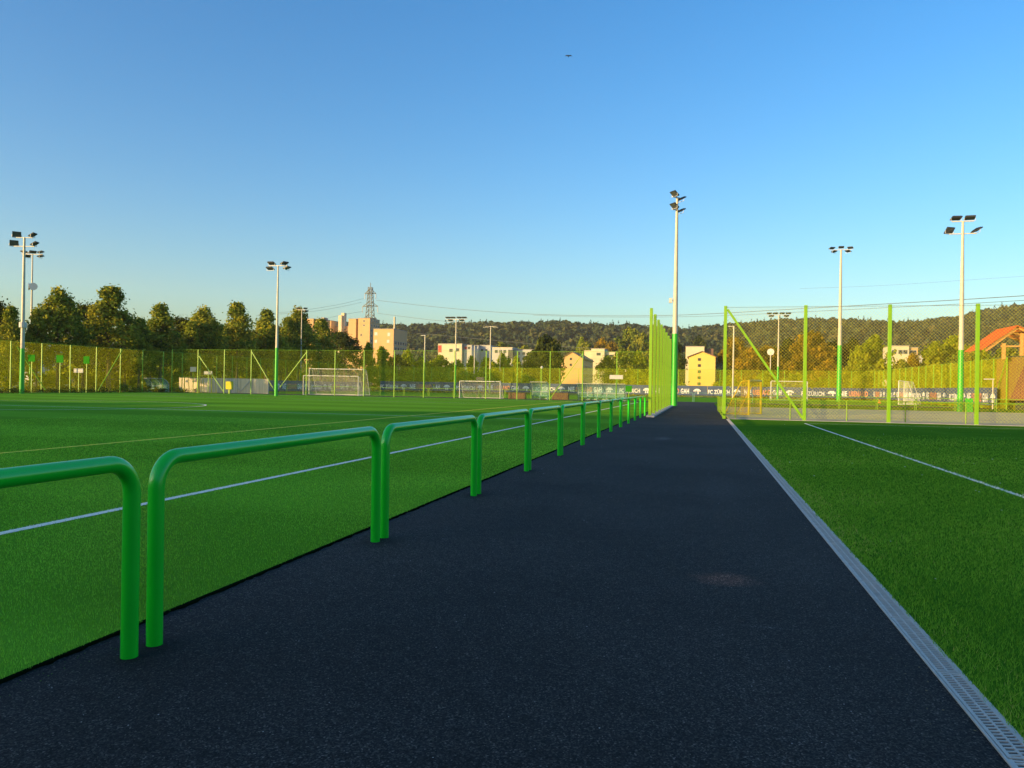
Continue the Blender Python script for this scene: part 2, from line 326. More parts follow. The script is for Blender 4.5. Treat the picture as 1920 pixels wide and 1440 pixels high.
# turf fibres and grass blades close to the camera, one object each
def blades(name, n, xr, yr, hgt, wid, mats, zb, wfun=None, lean=.5, power=2.2, ragged=None):
    # more blades close by: draw distance with falling density
    u = nr.random(n*4); y = yr[0]*(yr[1]/yr[0])**u; x = xr[0]+(xr[1]-xr[0])*nr.random(n*4)
    d = np.sqrt(x*x+y*y); keep = nr.random(n*4) < np.clip((yr[0]+1)/d, 0, 1)**.35
    keep &= nr.random(n*4) < np.clip((yr[1]-y)/(yr[1]*.6), 0, 1)
    # inside the camera's view only (with a margin)
    fx = -math.sin(YAW)*x+math.cos(YAW)*y; rx = math.cos(YAW)*x+math.sin(YAW)*y
    keep &= (np.abs(rx/np.maximum(fx, .01)) < .78) & (fx > 1.5); x, y, d = x[keep][:n], y[keep][:n], d[keep][:n]
    N = len(x); sc = np.clip(d/5, .8, 4)
    h = hgt*(.6+.7*nr.random(N)); a = nr.random(N)*2*np.pi; w = wid*sc*(.7+.6*nr.random(N))
    la = nr.random(N)*2*np.pi; ll = h*lean*nr.random(N)
    v = np.zeros((N, 3, 3)); ca, sa = np.cos(a)*w/2, np.sin(a)*w/2
    v[:, 0] = np.stack([x-ca, y-sa, np.full(N, zb)], 1); v[:, 1] = np.stack([x+ca, y+sa, np.full(N, zb)], 1)
    v[:, 2] = np.stack([x+np.cos(la)*ll, y+np.sin(la)*ll, zb+h], 1)
    big = .5+.5*np.sin(x*1.7+np.sin(y*.9)*2)*np.sin(y*.6+x*.4)
    tint = .03+.25*big+.6*nr.random(N)**1.3+.05*np.clip(np.sin(y*math.pi/4)*3, -1, 1)
    if ragged: tint = tint*.8+ragged(x, y)
    mi = wfun(x, y).astype(np.int32) if wfun is not None else None
    return tag(np_mesh(name, v.reshape(-1, 3), 3, None, mats=mats, tint=tint, mi=mi), kind='stuff')
o = blades('artificial_turf_fibres', 400000, (-24, XT+.004), (1.8, 30), .021, .0042, [M_blade, M_blade_w, M_liney], .012,
       lambda x, y: (np.abs(x+6.43) < .055)*1+(np.abs(x+13.3) < .07)*2)
tag(o, 'short green artificial turf fibres left of the asphalt path', 'turf')
o = blades('lawn_grass_blades', 330000, (XD1-.015, 16), (1.9, 30), .030, .0055, [M_blade2, M_blade_w], .0,
       lambda x, y: (np.abs(x-4.55) < .045)*(nr.random(len(x)) < .55)*1, lean=1.0,
       ragged=lambda x, y: np.where(x < XD1+.28, .25*nr.random(len(x)), 0))
tag(o, 'mown natural grass right of the metal drain', 'grass')

# drain channel: frame rails and one metre grates
D = empty('drain_channel', (XD0, 0, 0), label='long galvanised drainage channel with slotted grates between asphalt and lawn', cat='drain')
b = MB().box(((XD1-XD0)/2, 16, -.03), (XD1-XD0-.004, 49, .02)); b.build('trough', M_slot, D)
b = MB()
for x in (.006, XD1-XD0-.006): b.box((x, 16, -.008), (.012, 49, .032))
b.build('frame', M_galv, D)
Wd = XD1-XD0-.028
def grate_mb(slots=True):
    g = MB(); L = .988
    if not slots:
        g.box((0, L/2, 0), (Wd, L, .006)); return g
    for x in (-Wd/2+.008, Wd/2-.008, 0): g.box((x, L/2, 0), (.016 if x else .010, L, .006))
    nrow = 30; pitch = L/nrow
    for k in range(nrow+1):
        y = min(max(k*pitch, .006), L-.006)
        for s in (-1, 1):
            x0 = s*.005; x1 = s*(Wd/2-.016); dy = .010*s
            y0, y1 = y-dy/2, y+dy/2; w = .0065
            y0 = min(max(y0, w), L-w); y1 = min(max(y1, w), L-w)
            z = .0028
            g.add([(x0, y0-w, -z), (x1, y1-w, -z), (x1, y1+w, -z), (x0, y0+w, -z), (x0, y0-w, z), (x1, y1-w, z), (x1, y1+w, z), (x0, y0+w, z)],
                  [(0, 3, 2, 1), (4, 5, 6, 7), (0, 1, 5, 4), (1, 2, 6, 5), (2, 3, 7, 6), (3, 0, 4, 7)])
    return g
ga = grate_mb().build('grate', M_galv, D)
for k in range(39):
    o = ga if k == 0 else ga.copy()
    if k: S.collection.objects.link(o); o.parent = D
    o.location = ((XD1-XD0)/2+rnd.uniform(-.0035, .0035), 1.55+k*1.0, .0045+rnd.uniform(-.0008, .0008))

# ------------------------------------------------------------------ terrain behind: wooded hill, and the shade ridge added behind the camera
PROF = [(-900, 690), (0, 655), (300, 640), (560, 608), (640, 606), (760, 608), (900, 604), (1000, 603), (1060, 602), (1100, 607), (1200, 609), (1290, 614), (1340, 608),
        (1400, 604), (1480, 598), (1600, 598), (1660, 602), (1720, 601), (1770, 595), (1800, 592), (1840, 581), (1900, 573), (2100, 564), (2600, 575)]
PX = np.array([p[0] for p in PROF], float); PYv = np.array([p[1] for p in PROF], float)
def hill_h(x, y):
    x = np.asarray(x, float); y = np.asarray(y, float)
    fx = -math.sin(YAW)*x+math.cos(YAW)*y; rx = math.cos(YAW)*x+math.sin(YAW)*y
    px = 960+FPX*rx/np.maximum(fx, 1); yy = np.interp(px, PX, PYv)
    hor = 724+(px-960)*.0161; e = (hor-yy-18)/FPX
    d = np.maximum(fx, 1); t = np.clip((d-390)/560, 0, 1); s = t*t*(3-2*t)
    bumps = 3.5*np.sin(x*.021+y*.013)+2.5*np.sin(x*.043-y*.031)
    return -.3+(e*950+CAMH)*s+bumps*s*(1-s)*2*(d < 950)-np.clip((d-950)*.02, 0, 30)
xs = np.linspace(-1500, 1300, 110); ys = np.linspace(330, 1500, 60); XX, YY = np.meshgrid(xs, ys); ZZ = hill_h(XX, YY)
b = MB(); b.add(list(zip(XX.ravel(), YY.ravel(), ZZ.ravel())), [(j*110+i, j*110+i+1, (j+1)*110+i+1, (j+1)*110+i) for j in range(59) for i in range(109)])
tag(b.build('hills', M_forest_ground, smooth=True), kind='structure')
# forest on it
def quads(c, nrm, size, up=None):
    N = len(c); t = nr.normal(size=(N, 3)); t -= nrm*(t*nrm).sum(1, keepdims=True); t /= np.linalg.norm(t, axis=1, keepdims=True)
    s = np.cross(nrm, t); size = np.asarray(size).reshape(-1, 1)*.5; asp = (.6+.5*nr.random((N, 1)))
    v = np.stack([c-t*size-s*size*asp, c+t*size-s*size*asp*.8, c+t*size*.9+s*size*asp, c-t*size*.8+s*size*asp], 1)
    return v.reshape(-1, 3)
def sph(n):
    v = nr.normal(size=(n, 3)); return v/np.linalg.norm(v, axis=1, keepdims=True)
NC = 6200
fd = np.sqrt(nr.random(NC)*(975**2-400**2)+400**2); pxr = nr.uniform(-250, 2200, NC)
rxx = (pxr-960)/FPX*fd; cx = math.cos(YAW)*rxx-math.sin(YAW)*fd; cy = math.sin(YAW)*rxx+math.cos(YAW)*fd
cz = hill_h(cx, cy); con = nr.random(NC) < .13
vs, ts = [], []
K = 46
for i in range(NC):
    if cz[i] < .5 and fd[i] < 450: continue
    if 960-330 < pxr[i] < 900 and fd[i] < 560: continue       # a clearing with the meadow
    w = nr.uniform(4.0, 7.0); h = nr.uniform(9, 14) if not con[i] else nr.uniform(11, 16)
    s = sph(K); s[:, 2] = np.abs(s[:, 2])*1.1-.25
    if con[i]:
        t = nr.random(K)**.7; a = nr.random(K)*6.283; rr = (1-t)*w*.55+.3
        c = np.stack([np.cos(a)*rr, np.sin(a)*rr, t*h], 1); nm = np.stack([np.cos(a), np.sin(a), np.full(K, .7)], 1)
        nm /= np.linalg.norm(nm, axis=1, keepdims=True); sz = 1.9*(1.1-t*.7)
    else:
        c = s*np.array([w, w, h*.5])*nr.uniform(.75, 1.05, (K, 1)); c[:, 2] += h*.45; nm = s+sph(K)*.6; nm /= np.linalg.norm(nm, axis=1, keepdims=True); sz = np.full(K, 2.7)
    c += np.array([cx[i], cy[i], cz[i]-1.5]); vs.append(quads(c, nm, sz))
    tb = (nr.uniform(0, .75) if not con[i] else nr.uniform(-.1, .2)); ts.append(np.full(K, tb))
o = np_mesh('forest', np.concatenate(vs), 4, L_hill, tint=np.concatenate(ts))
tag(o, 'dark mixed forest covering the long hill across the horizon', 'forest', kind='stuff')
# unseen ridge, added behind the camera to shade the near ground (ragged crest)
b = MB(); n_ = 120
e_tan = math.tan(SUN_EL); 
for i in range(n_):
    x0, x1 = -260+i*3.2, -260+(i+1)*3.2
    def ht(x): return 15.2+.8*math.sin(x*.21)+.5*math.sin(x*.57+1)+.35*math.sin(x*1.31)
    b.add([(x0, -48, -.3), (x1, -48, -.3), (x1, -40, ht(x1)), (x0, -40, ht(x0)), (x1, -80, -.3), (x0, -80, -.3)], [(1, 0, 3, 2), (4, 2, 3, 5)])
tag(b.build('added_shade_ridge', M_mead, smooth=True), kind='structure')
# meadow slope left, far
# ------------------------------------------------------------------ railings beside the path
def u_rail(L, H=1.1-.0445, r=.0445, br=.15, seg=20, ns=8):
    pts = [(0, 0, -.04), (0, 0, .05), (0, 0, H-br)]
    for k in range(1, ns+1):
        a = math.pi/2*k/ns; pts.append((0, br-br*math.cos(a), H-br+br*math.sin(a)))
    for k in range(0, ns+1):
        a = math.pi/2*k/ns; pts.append((0, L-br+br*math.sin(a), H-br+br*math.cos(a)))
    pts += [(0, L, .05), (0, L, -.04)]
    return MB().tube(pts, r, seg)
PIT, GAP, Y0 = 3.2344, .2033, 3.545
r0 = u_rail(PIT-GAP, br=.17).build('tube_railing', M_rail, smooth=True)
NR = 13
for k in range(NR):
    o = r0 if k == 0 else r0.copy()
    if k: S.collection.objects.link(o)
    o.location = (-2.982+rnd.uniform(-.004, .004), Y0+(k-1)*PIT+GAP, rnd.uniform(-.004, .004)); o.rotation_euler = (rnd.uniform(-.002, .002), rnd.uniform(-.004, .004), 0)
    lab = 'nearest glossy green tube railing, cut off by the left edge of the photo' if k == 0 else \
          ('last and farthest green tube railing, touching the tall green posts' if k == NR-1 else '%s bent green tube railing from the camera along the asphalt path' % ORD[k])
    tag(o, lab, 'railing', 'green tube railings along the asphalt path')
# far railing rows: same kind, one in front of the far pitch, one behind the sand court
def rail_row(x0, n, Y, L, gap, what, grp, z=0, m=M_post, H=1.05):
    p = u_rail(L, H=H, r=.028, br=.09, seg=8, ns=4).build('tube_railing', m, smooth=True)
    for k in range(n):
        o = p if k == 0 else p.copy()
        if k: S.collection.objects.link(o)
        o.rotation_euler = (0, 0, -math.pi/2); o.location = (x0+k*(L+gap), Y, z); tag(o, what % ORD[k], 'railing', grp)
rail_row(-60.5, 14, 92.6, 3.2, .15, '%s low green railing from the left in front of the far pitch', 'low green railings behind the goals')
rail_row(-4.2, 3, 92.6, 3.2, .15, '%s low green railing from the left crossing the end of the path', 'low green railings at the end of the path', m=M_teal)
rail_row(5.6, 7, 71.5, 2.9, .12, '%s low green railing from the left along the far side of the sand', 'low green railings behind the sand court')

# ------------------------------------------------------------------ fences
def strips_diag(b, p0, dirv, L, z0, z1, pitch, w, flat=True, jit=0):
    """diamond netting on the vertical plane through p0 along dirv: thin strips both ways"""
    p0 = Vector(p0); dv = Vector(dirv).normalized(); H = z1-z0; st = pitch*math.sqrt(2); up = Vector((0, 0, 1))
    nrmv = dv.cross(up)
    for sgn in (1, -1):
        k = -H if sgn == 1 else 0; end = L if sgn == 1 else L+H
        while k < end:
            # param s along: start (k,0) to (k+sgn*H,H)
            a0, a1 = k, k+sgn*H; lo, hi = 0., 1.
            for a in (0, L):
                if (a0-a)*(a1-a) < 0:
                    t = (a-a0)/(a1-a0)
                    if (a0 < a) == (a == 0) and a0 < a1: lo = t if a == 0 else lo; hi = t if a == L else hi
                    elif a0 > a1: lo = t if a == L else lo; hi = t if a == 0 else hi
            if max(a0, a1) > 0 and min(a0, a1) < L and hi > lo:
                P = p0+dv*(a0+(a1-a0)*lo)+up*(z0+H*lo); Q = p0+dv*(a0+(a1-a0)*hi)+up*(z0+H*hi)
                d = (Q-P).normalized(); s = nrmv.cross(d)*w/2; off = nrmv*(.004*sgn)
                if flat: b.poly([P-s+off, Q-s+off, Q+s+off, P+s+off])
                else:
                    e = nrmv*w*.5; b.add([P-s+off, P+s+off, P+e+off, Q-s+off, Q+s+off, Q+e+off], [(0, 1, 4, 3), (1, 2, 5, 4), (2, 0, 3, 5)])
            k += st
def fence(name, label, cat, p0, p1, H, npost, pitch, w, mnet, mpost, pw=.07, flat=True, posts=None, braces=(), rails=True, z0=.05, wires=0, group=None):
    p0 = Vector((p0[0], p0[1], 0)); p1 = Vector((p1[0], p1[1], 0)); L = (p1-p0).length; dv = (p1-p0)/L; rz = math.atan2(dv.y, dv.x)
    F = empty(name, p0, rz, label=label, cat=cat, group=group)
    b = MB(); strips_diag(b, (0, 0, 0), (1, 0, 0), L, z0, H-.03, pitch, w, flat)
    b.build('netting', {M_net: M_mesh, M_net2: M_mesh2}[mnet] if flat else mnet, F)
    ps = posts if posts is not None else [L*i/(npost-1) for i in range(npost)]
    pm = MB().box((0, 0, H/2), (pw, pw, H)).build('post', mpost, F, bevel=.006)
    for i, a in enumerate(ps):
        o = pm if i == 0 else pm.copy()
        if i: S.collection.objects.link(o); o.parent = F
        o.location = (a, 0, 0)
    if rails:
        MB().tube([(0, 0, H-.02), (L, 0, H-.02)], .014, 6).build('top_wire', mpost, F)
    for (a0, z0_, a1, z1_) in braces:
        MB().bar((a0, pw*.2, z0_), (a1, pw*.2, z1_), pw*.8).build('brace', mpost, F)
    return F
# tall ball-stop net right of the path (Y = 40.9)
NETY = 40.9
P5 = [0.0, 3.87, 7.75, 11.6, 15.5, 19.3]
F = fence('ball_stop_net', 'tall diamond-mesh ball stop net on square green posts, nearest on the right behind the lawn', 'net', (1.13, NETY), (21.0, NETY), 5.78, 0, .115, .0062, M_net, M_post,
          pw=.155, flat=False, posts=P5, rails=False, z0=.12)
MB().bar((.1, 0, 5.6), (3.80, 0, .12), .11).build('brace', M_post, F)
for z in (5.70, 1.0): MB().tube([(0, -.085, z), (20, -.085, z)], .008 if z > 2 else .006, 6).build('wire', M_wire if z > 2 else M_post, F)
# low rail fence around the sand
F = empty('low_rail_fence', (1.13, 42.0, 0), label='low yellow-green rail with thin posts along the near edge of the sand court', cat='fence')
MB().tube([(0, 0, 1.03), (24, 0, 1.03)], .022, 8).build('rail', M_post, F, smooth=True)
pm = MB().tube([(0, 0, 0), (0, 0, 1.03)], .027, 8).build('post', M_post, F, smooth=True)
for i in range(9):
    o = pm if i == 0 else pm.copy()
    if i: S.collection.objects.link(o); o.parent = F
    o.location = (.6+i*2.72, 0, 0)
b = MB(); strips_diag(b, (0, .03, 0), (1, 0, 0), 24, .05, 1.02, .06, .004, True); b.build('netting', M_net2, F)
F = fence('side_panel_fence', 'low dense green mesh fence along the path beside the sand court', 'fence', (1.12, 41.2), (1.12, 56.5), 1.06, 6, .045, .011, M_net2, M_post, pw=.05)
# high ball-stop posts left of the path
F = empty('ball_stop_fence', (-2.62, 40.9, 0), label='row of tall close green posts with netting left of the path beyond the railings', cat='fence')
PY = [0, 3.4, 6.9, 10.5, 14.1, 17.8, 21.6, 25.5]
pm = MB().box((0, 0, 2.85), (.15, .20, 5.7)).build('post', M_post, F, bevel=.008)
for i, a in enumerate(PY):
    o = pm if i == 0 else pm.copy()
    if i: S.collection.objects.link(o); o.parent = F
    o.location = (0, a, 0)
b = MB(); strips_diag(b, (-.09, 0, 0), (0, 1, 0), 25.5, .1, 5.65, .10, .022, True); b.build('netting', M_mesh, F)
MB().box((.05, 12.6, .04), (.42, 26.4, .09)).build('plinth', M_conc, F)
# fence across the end of the near pitch
X1 = [-64.2, -60.5, -56.8, -53.1, -49.6, -45.7, -42.0, -38.3, -34.5, -30.9, -27.2, -23.5, -19.9, -16.2, -12.6, -8.9, -5.2]
fence('ball_stop_fence', 'high green mesh fence with slim posts across the far end of the near pitch', 'fence', (-64.2, FY), (-4.2, FY), 5.4, 0, .11, .0045, M_net2, M_post, pw=.085,
      posts=[x+64.2 for x in X1], braces=[(48.05, .2, 51.6, 5.2), (11.1, 5.2, 14.5, .2), (7.4, .2, 3.8, 4.6), (18.5, 5.2, 15.0, .9)])
# left side fence, parallel to the path
fence('ball_stop_fence', 'high green mesh fence along the left side of the pitches below the trees', 'fence', (SX, 54), (SX, FY2), 5.15, 25, .10, .0075, M_net, M_post, pw=.085,
      braces=[(8.0, 4.6, 11.5, .3), (18.6, .2, 22.2, 5.0)])
fence('ball_stop_fence', 'farthest long green mesh fence across the end of the far pitch behind the banners', 'fence', (SX, FY2), (RX, FY2), 5.0, 27, .10, .012, M_net, M_post, pw=.085)
fence('ball_stop_fence', 'yellow-green dense mesh fence running back along the right side of the far pitch', 'fence', (RX, FY2), (RX, 83.3), 5.05, 18, .10, .020, M_net, M_post, pw=.10,
      braces=[(54.9, .3, 58.3, 4.9)])

# ------------------------------------------------------------------ banners
def text_mb(txt, h, sx, name, m, parent, loc, bold=.0):
    c = bpy.data.curves.new('t', 'FONT'); c.body = txt; c.size = 1; c.offset = bold; c.space_character = 1.08
    t = bpy.data.objects.new('t', c); S.collection.objects.link(t); bpy.context.view_layer.update()
    me = bpy.data.meshes.new_from_object(t); bpy.data.objects.remove(t); bpy.data.curves.remove(c)
    co = np.zeros(len(me.vertices)*3); me.vertices.foreach_get('co', co); co = co.reshape(-1, 3)
    w = co[:, 0].max()-co[:, 0].min(); hh = co[:, 1].max()
    co[:, 0] = (co[:, 0]-co[:, 0].min())*h/hh*sx; co[:, 1] *= h/hh; W_ = co[:, 0].max()
    co = np.stack([co[:, 0], np.zeros(len(co)), co[:, 1]], 1); me.vertices.foreach_set('co', co.ravel()); me.materials.append(m); me.name = name
    o = bpy.data.objects.new(name, me); S.collection.objects.link(o); o.parent = parent; o.location = loc
    return o, W_
def emblem(parent, x, z, s=1.0, m=None):
    b = MB(); y = -.012
    pts = [(x+s*.62*math.cos(a), y, z+s*(.42+.45*math.sin(a))) for a in [math.pi*i/14 for i in range(15)]]
    b.poly(pts[::-1])
    for q in (-.17, .17): b.poly([(x+s*(q-.10), y, z-s*.02), (x+s*(q+.10), y, z-s*.02), (x+s*(q+.10), y, z+s*.34), (x+s*(q-.10), y, z+s*.34)])
    o = b.build('emblem', M_blet, parent)
    b = MB()
    for q in (-.38, -.12, .14, .38): b.poly([(x+s*(q-.035), y-.004, z+s*.50), (x+s*(q+.035), y-.004, z+s*.50), (x+s*(q+.02), y-.004, z+s*.74), (x+s*(q-.02), y-.004, z+s*.74)])
    b.build('emblem_mark', M_banner, o)
def banner_run(origin, rz, L, start, zb, Hb, labels, group, s_text=1.0, period=15.7):
    """banner panels of one period each: FC ZÜRICH, emblem, NIE USENAND GAH, emblem"""
    k = 0; a = start
    M = Matrix.Rotation(rz, 3, 'Z')
    while a < L:
        a0 = max(a, 0); a1 = min(a+period, L)
        if a1-a0 < 1.2: a += period; continue
        loc = Vector(origin)+M@Vector((a0, 0, 0))
        B = empty('banner', loc, rz, label=labels[k % len(labels)] , cat='banner', group=group); k += 1
        # gently sagging cloth
        n = 24; b = MB(); w = a1-a0-.04; vs = []
        for i in range(n+1):
            x = .02+w*i/n; bow = .018*math.sin(i*1.7+a)
            vs += [(x, bow, zb+.02*math.sin(i*.9)), (x, bow*.4, zb+Hb), (x, bow+.006, zb+.02*math.sin(i*.9)), (x, bow*.4+.006, zb+Hb)]
        for i in range(n):
            q = i*4; b.add([], []); b.f += [(q, q+4, q+5, q+1), (q+2, q+3, q+7, q+6), (q+1, q+5, q+7, q+3), (q, q+2, q+6, q+4)]; b.mi += [0]*4
        b.v = vs; b.build('cloth', M_banner, B)
        h = .86*s_text; z = zb+.34
        def put(txt, x, wt, m):
            if x < a0-a or x+wt > a1-a: return
            o, w_ = text_mb(txt, h, .6, 'lettering', m, B, (x-(a0-a), -.026, z), .03); o.scale.x = wt/w_
        put('FC ZÜRICH', .1, 3.7, M_blet)
        put('NIE', 6.3, 1.15, M_blet); put('USENAND', 7.75, 3.0, M_bor); put('GAH', 11.05, 1.45, M_blet)
        for x in (5.0, 13.9):
            if a0-a+.5 < x < a1-a-.5: emblem(B, x-(a0-a), z-.06, 1.05*s_text)
        a += period
MB_LAB = lambda base: [base % o for o in ORD[:8]]
# far side, seen from left to right: FC ZÜRICH starts at X = -61.8, -46, ...
banner_run((SX+.2, FY2-.30, 0), 0, RX-SX-.4, 3.7, .36, 1.72, MB_LAB('%s navy club banner from the left on the farthest fence'), 'navy banners with white lettering on the fences')
banner_run((RX-.35, FY2-.5, 0), -math.pi/2, 56.6, -5.5, .36, 1.75, MB_LAB('%s navy club banner from the far corner along the right side fence'), 'navy banners with white lettering on the fences')
banner_run((SX+.35, 105, 0), math.pi/2, FY2-105.6, -.3, .12, 1.68, MB_LAB('%s navy club banner from the near end along the left side fence'), 'navy banners with white lettering on the fences')

# ------------------------------------------------------------------ light masts
def floodlight(parent, loc, yaw, tilt=.5, w=.74, d=.6):
    M = Matrix.Rotation(yaw, 3, 'Z')@Matrix.Rotation(-tilt, 3, 'X')
    c = Vector(loc); b = MB(); b.box(c, (w, d, .10), rot=M)
    for q in (-.3, -.1, .1, .3): b.box(c+M@Vector((q*w, 0, .075)), (.02, d*.9, .05), rot=M)
    o = b.build('floodlight', M_dark, parent)
    MB().box(c+M@Vector((0, 0, -.053)), (w*.86, d*.82, .012), rot=M).build('glass', M_lens, o)
    bb = MB(); e1 = c+M@Vector((w/2+.02, 0, 0)); e2 = c+M@Vector((-w/2-.02, 0, 0)); dn = Vector((0, 0, -.24))
    bb.bar(e1, e1+dn, .03); bb.bar(e2, e2+dn, .03); bb.bar(e1+dn, e2+dn, .03); bb.build('bracket', M_grey, o)
def mast(label, loc, H, lamps, arms, green=4.2, r0=.16, r1=.07, arm_yaw=0, extra=None, group='floodlight masts around the pitches', lower=None, cabinet=False):
    T = empty('floodlight_mast', loc, 0, label=label, cat='light mast', group=group)
    MB().tube([(0, 0, green), (0, 0, H*.6), (0, 0, H)], [r0*.88, (r0+r1)/2, r1], 14).build('pole', M_mast, T, smooth=True)
    MB().tube([(0, 0, 0), (0, 0, green*.5), (0, 0, green)], [r0*1.08, r0, r0*.92], 14).build('painted_base', lower or M_mastgreen, T, smooth=True)
    Ma = Matrix.Rotation(arm_yaw, 3, 'Z')
    for (z, half) in arms:
        MB().bar(Ma@Vector((-half, 0, 0))+Vector((0, 0, H+z)), Ma@Vector((half, 0, 0))+Vector((0, 0, H+z)), .09, .08).build('crossarm', M_grey, T)
    for (x, z, yaw, tilt) in lamps:
        floodlight(T, Ma@Vector((x, 0, 0))+Vector((0, 0, H+z+.28)), yaw, tilt)
    if extra == 'box': MB().box((-.42, -.05, 9.2-.0), (.28, .3, .42)).box((-.2, 0, 9.2), (.2, .06, .06)).build('camera_box', M_grey, T)
    if extra == 'horns':
        for s in (-1, 1): MB().tube([(s*.16, 0, H-3.9), (s*.30, -.1, H-3.9), (s*.36, -.16, H-3.9)], [.12, .42, .45], 14).build('loudspeaker', M_white, T, smooth=True)
    if extra == 'ring': MB().tube([(0, 0, H*.44-.25), (0, 0, H*.44+.25)], .34, 12).build('service_box', M_grey, T)
    if cabinet: MB().box((.62, .1, .55), (.55, .4, 1.1)).build('cabinet', M_mastgreen, T, bevel=.02)
    return T
def base(px, Y): 
    v = atY(px, 745, Y); return (v.x, Y, 0)
two = lambda yA, yB: [(-.75, 0, yA, 1.15), (.8, 0, yB, .6), (-1.0, -.85, yA, 1.15), (1.0, -.85, yB, .6)]
mast('tall grey mast with green base and four black floodlights, leftmost in the photo', (-64.3, 61.3, 0), 15.2, two(.8, 1.9), [(0, .8), (-.85, 1.0)], green=4.4, r0=.21, r1=.10, arm_yaw=.25, extra='ring')
v = atY(65, 472, 76); mast('slimmer pale mast with two round loudspeakers just right of the leftmost mast', (v.x-.3, 76, 0), v.z-.3, [(-1, 0, 0, .3), (0, 0, 1, .3), (1, 0, 2, .3), (-.7, -.5, 1, .3), (1.0, -.5, 2, .3)], [(0, 1.3)], green=3.5, r0=.15, arm_yaw=.2, extra='horns')
mast('tall mast with four floodlights standing before the left half of the mesh fence', (-44.3, 74, 0), 14.0, [(-.75, 0, 0, .35), (.7, 0, 1.2, .35), (-.9, -.55, 0, .35), (1.0, -.5, 1.5, .35)], [(0, 1.0)], green=5.2, r0=.17, arm_yaw=.1)
v = atY(566, 577, 130); mast('far mast whose three floodlights rise just above the left trees', (v.x, 130, 0), v.z-.4, [(-.7, 0, 0, .2), (.7, 0, 1, .2), (.9, -.5, 1, .2)], [(0, .8)], r0=.12)
v = atY(853, 594, 112); mast('slender mast with a row of floodlights left of the pale blue goal', (base(853, 112)[0], 112, 0), v.z-.4, [(-1.3, 0, 0, .2), (-.5, 0, 0, .2), (.5, 0, 0, .2), (1.3, 0, 0, .2), (-.9, -.4, 0, .2), (.9, -.4, 0, .2)], [(0, 1.5)], green=4.6, r0=.14)
v = atY(919, 610, 120); mast('thin pale mast with a short plain crossarm above the pale blue goal', (base(918, 120)[0], 120, 0), v.z-.2, [(-.8, -.2, 0, .1), (.8, -.2, 0, .1)], [(0, 1.0)], green=4.2, r0=.12, lower=M_post)
T = mast('tallest mast with two tiers of floodlights right beside the tall green posts', (-2.33, 68.6, 0), 18.2, [(-.35, .0, -.9, .7), (.55, -.3, 2.2, .5), (-.35, -1.05, -.9, .7), (.5, -1.35, 2.2, .5)], [(0, .6), (-1.1, .6)], green=6.3, r0=.26, r1=.10, arm_yaw=.9, extra='box')
v = atY(1460, 586, 125); mast('distant mast with a wide row of small floodlights behind the net brace', (base(1458, 125)[0], 125, 0), v.z-.4, [(-1.4, 0, 0, .2), (-.5, 0, 0, .2), (.5, 0, 0, .2), (1.4, 0, 0, .2), (-1.1, -.4, 0, .2), (1.1, -.4, 0, .2)], [(0, 1.6)], green=5.2, r0=.16, extra=None)
v = atY(1577, 462, 120); mast('tall mast with five floodlights between the second and third net posts', (base(1573, 120)[0], 120, 0), v.z-.5, [(-1.25, 0, .4, .25), (0, .1, 0, .25), (1.25, 0, -.4, .25), (-.95, -.5, .8, .25), (.95, -.5, -.8, .25)], [(0, 1.4)], green=8.2, r0=.32, r1=.13)
v = atY(1803, 404, 69); mast('tall mast with four large floodlights and a green cabinet, rightmost in the photo', (20.3, 69, 0), 15.4, [(-.5, 0, .1, .3), (.5, 0, -.1, .3), (-.98, -1.0, .5, .9), (1.0, -1.0, 1.9, .6)], [(0, .8), (-1.0, 1.0)], green=5.0, r0=.22, r1=.09, cabinet=True)
# thin service poles and street lamps
def pole(label, px, py, Y, r=.05, m=M_mast, head=None, name='street_lamp', cat='street lamp', green=0):
    v = atY(px, py, Y); T = empty(name, (v.x, Y, 0), 0, label=label, cat=cat)
    MB().tube([(0, 0, green), (0, 0, v.z)], [r*1.25, r], 10).build('pole', m, T, smooth=True)
    if green: MB().tube([(0, 0, 0), (0, 0, green)], [r*1.4, r*1.3], 10).build('painted_base', M_post, T, smooth=True)
    if head == 'arm': MB().box((-.35, 0, v.z), (.9, .18, .10)).build('lamp_head', M_grey, T, bevel=.02)
    if head == 'disc':
        b = MB(); 
        b.tube([(0, -.05, v.z), (0, .05, v.z)], .66, 8).build('disc', M_white, T)
    if head == 'ball': MB().tube([(0, 0, v.z-.1), (0, 0, v.z+.12), (0, 0, v.z+.3)], [.12, .24, .1], 10).build('lamp_shade', M_white, T, smooth=True)
pole('thin pale street lamp with yellow-green lower half in front of yellow trees', 797, 629, 128, .09, head='arm', green=5.4)
pole('thin pale lamp post just right of the cream building with red window', 890, 648, 150, .10, head=None)
pole('thin white pole behind the diagonal brace of the right net', 1376, 612, 118, .11, head='arm')
pole('short white pole topped by a round white disc behind the net', 1445, 660, 150, .09, head='disc', name='disc_pole', cat='pole')
pole('small post lamp with white shade low behind the right of the net', 1862, 711, 84, .05, head='arm')
pole('thin lamp post low before dark trees left of the pale gable house', 1016, 690, 120, .05, head='ball', m=M_post)
pole('very thin grey pole between the two low white buildings', 938, 651, 150, .05)

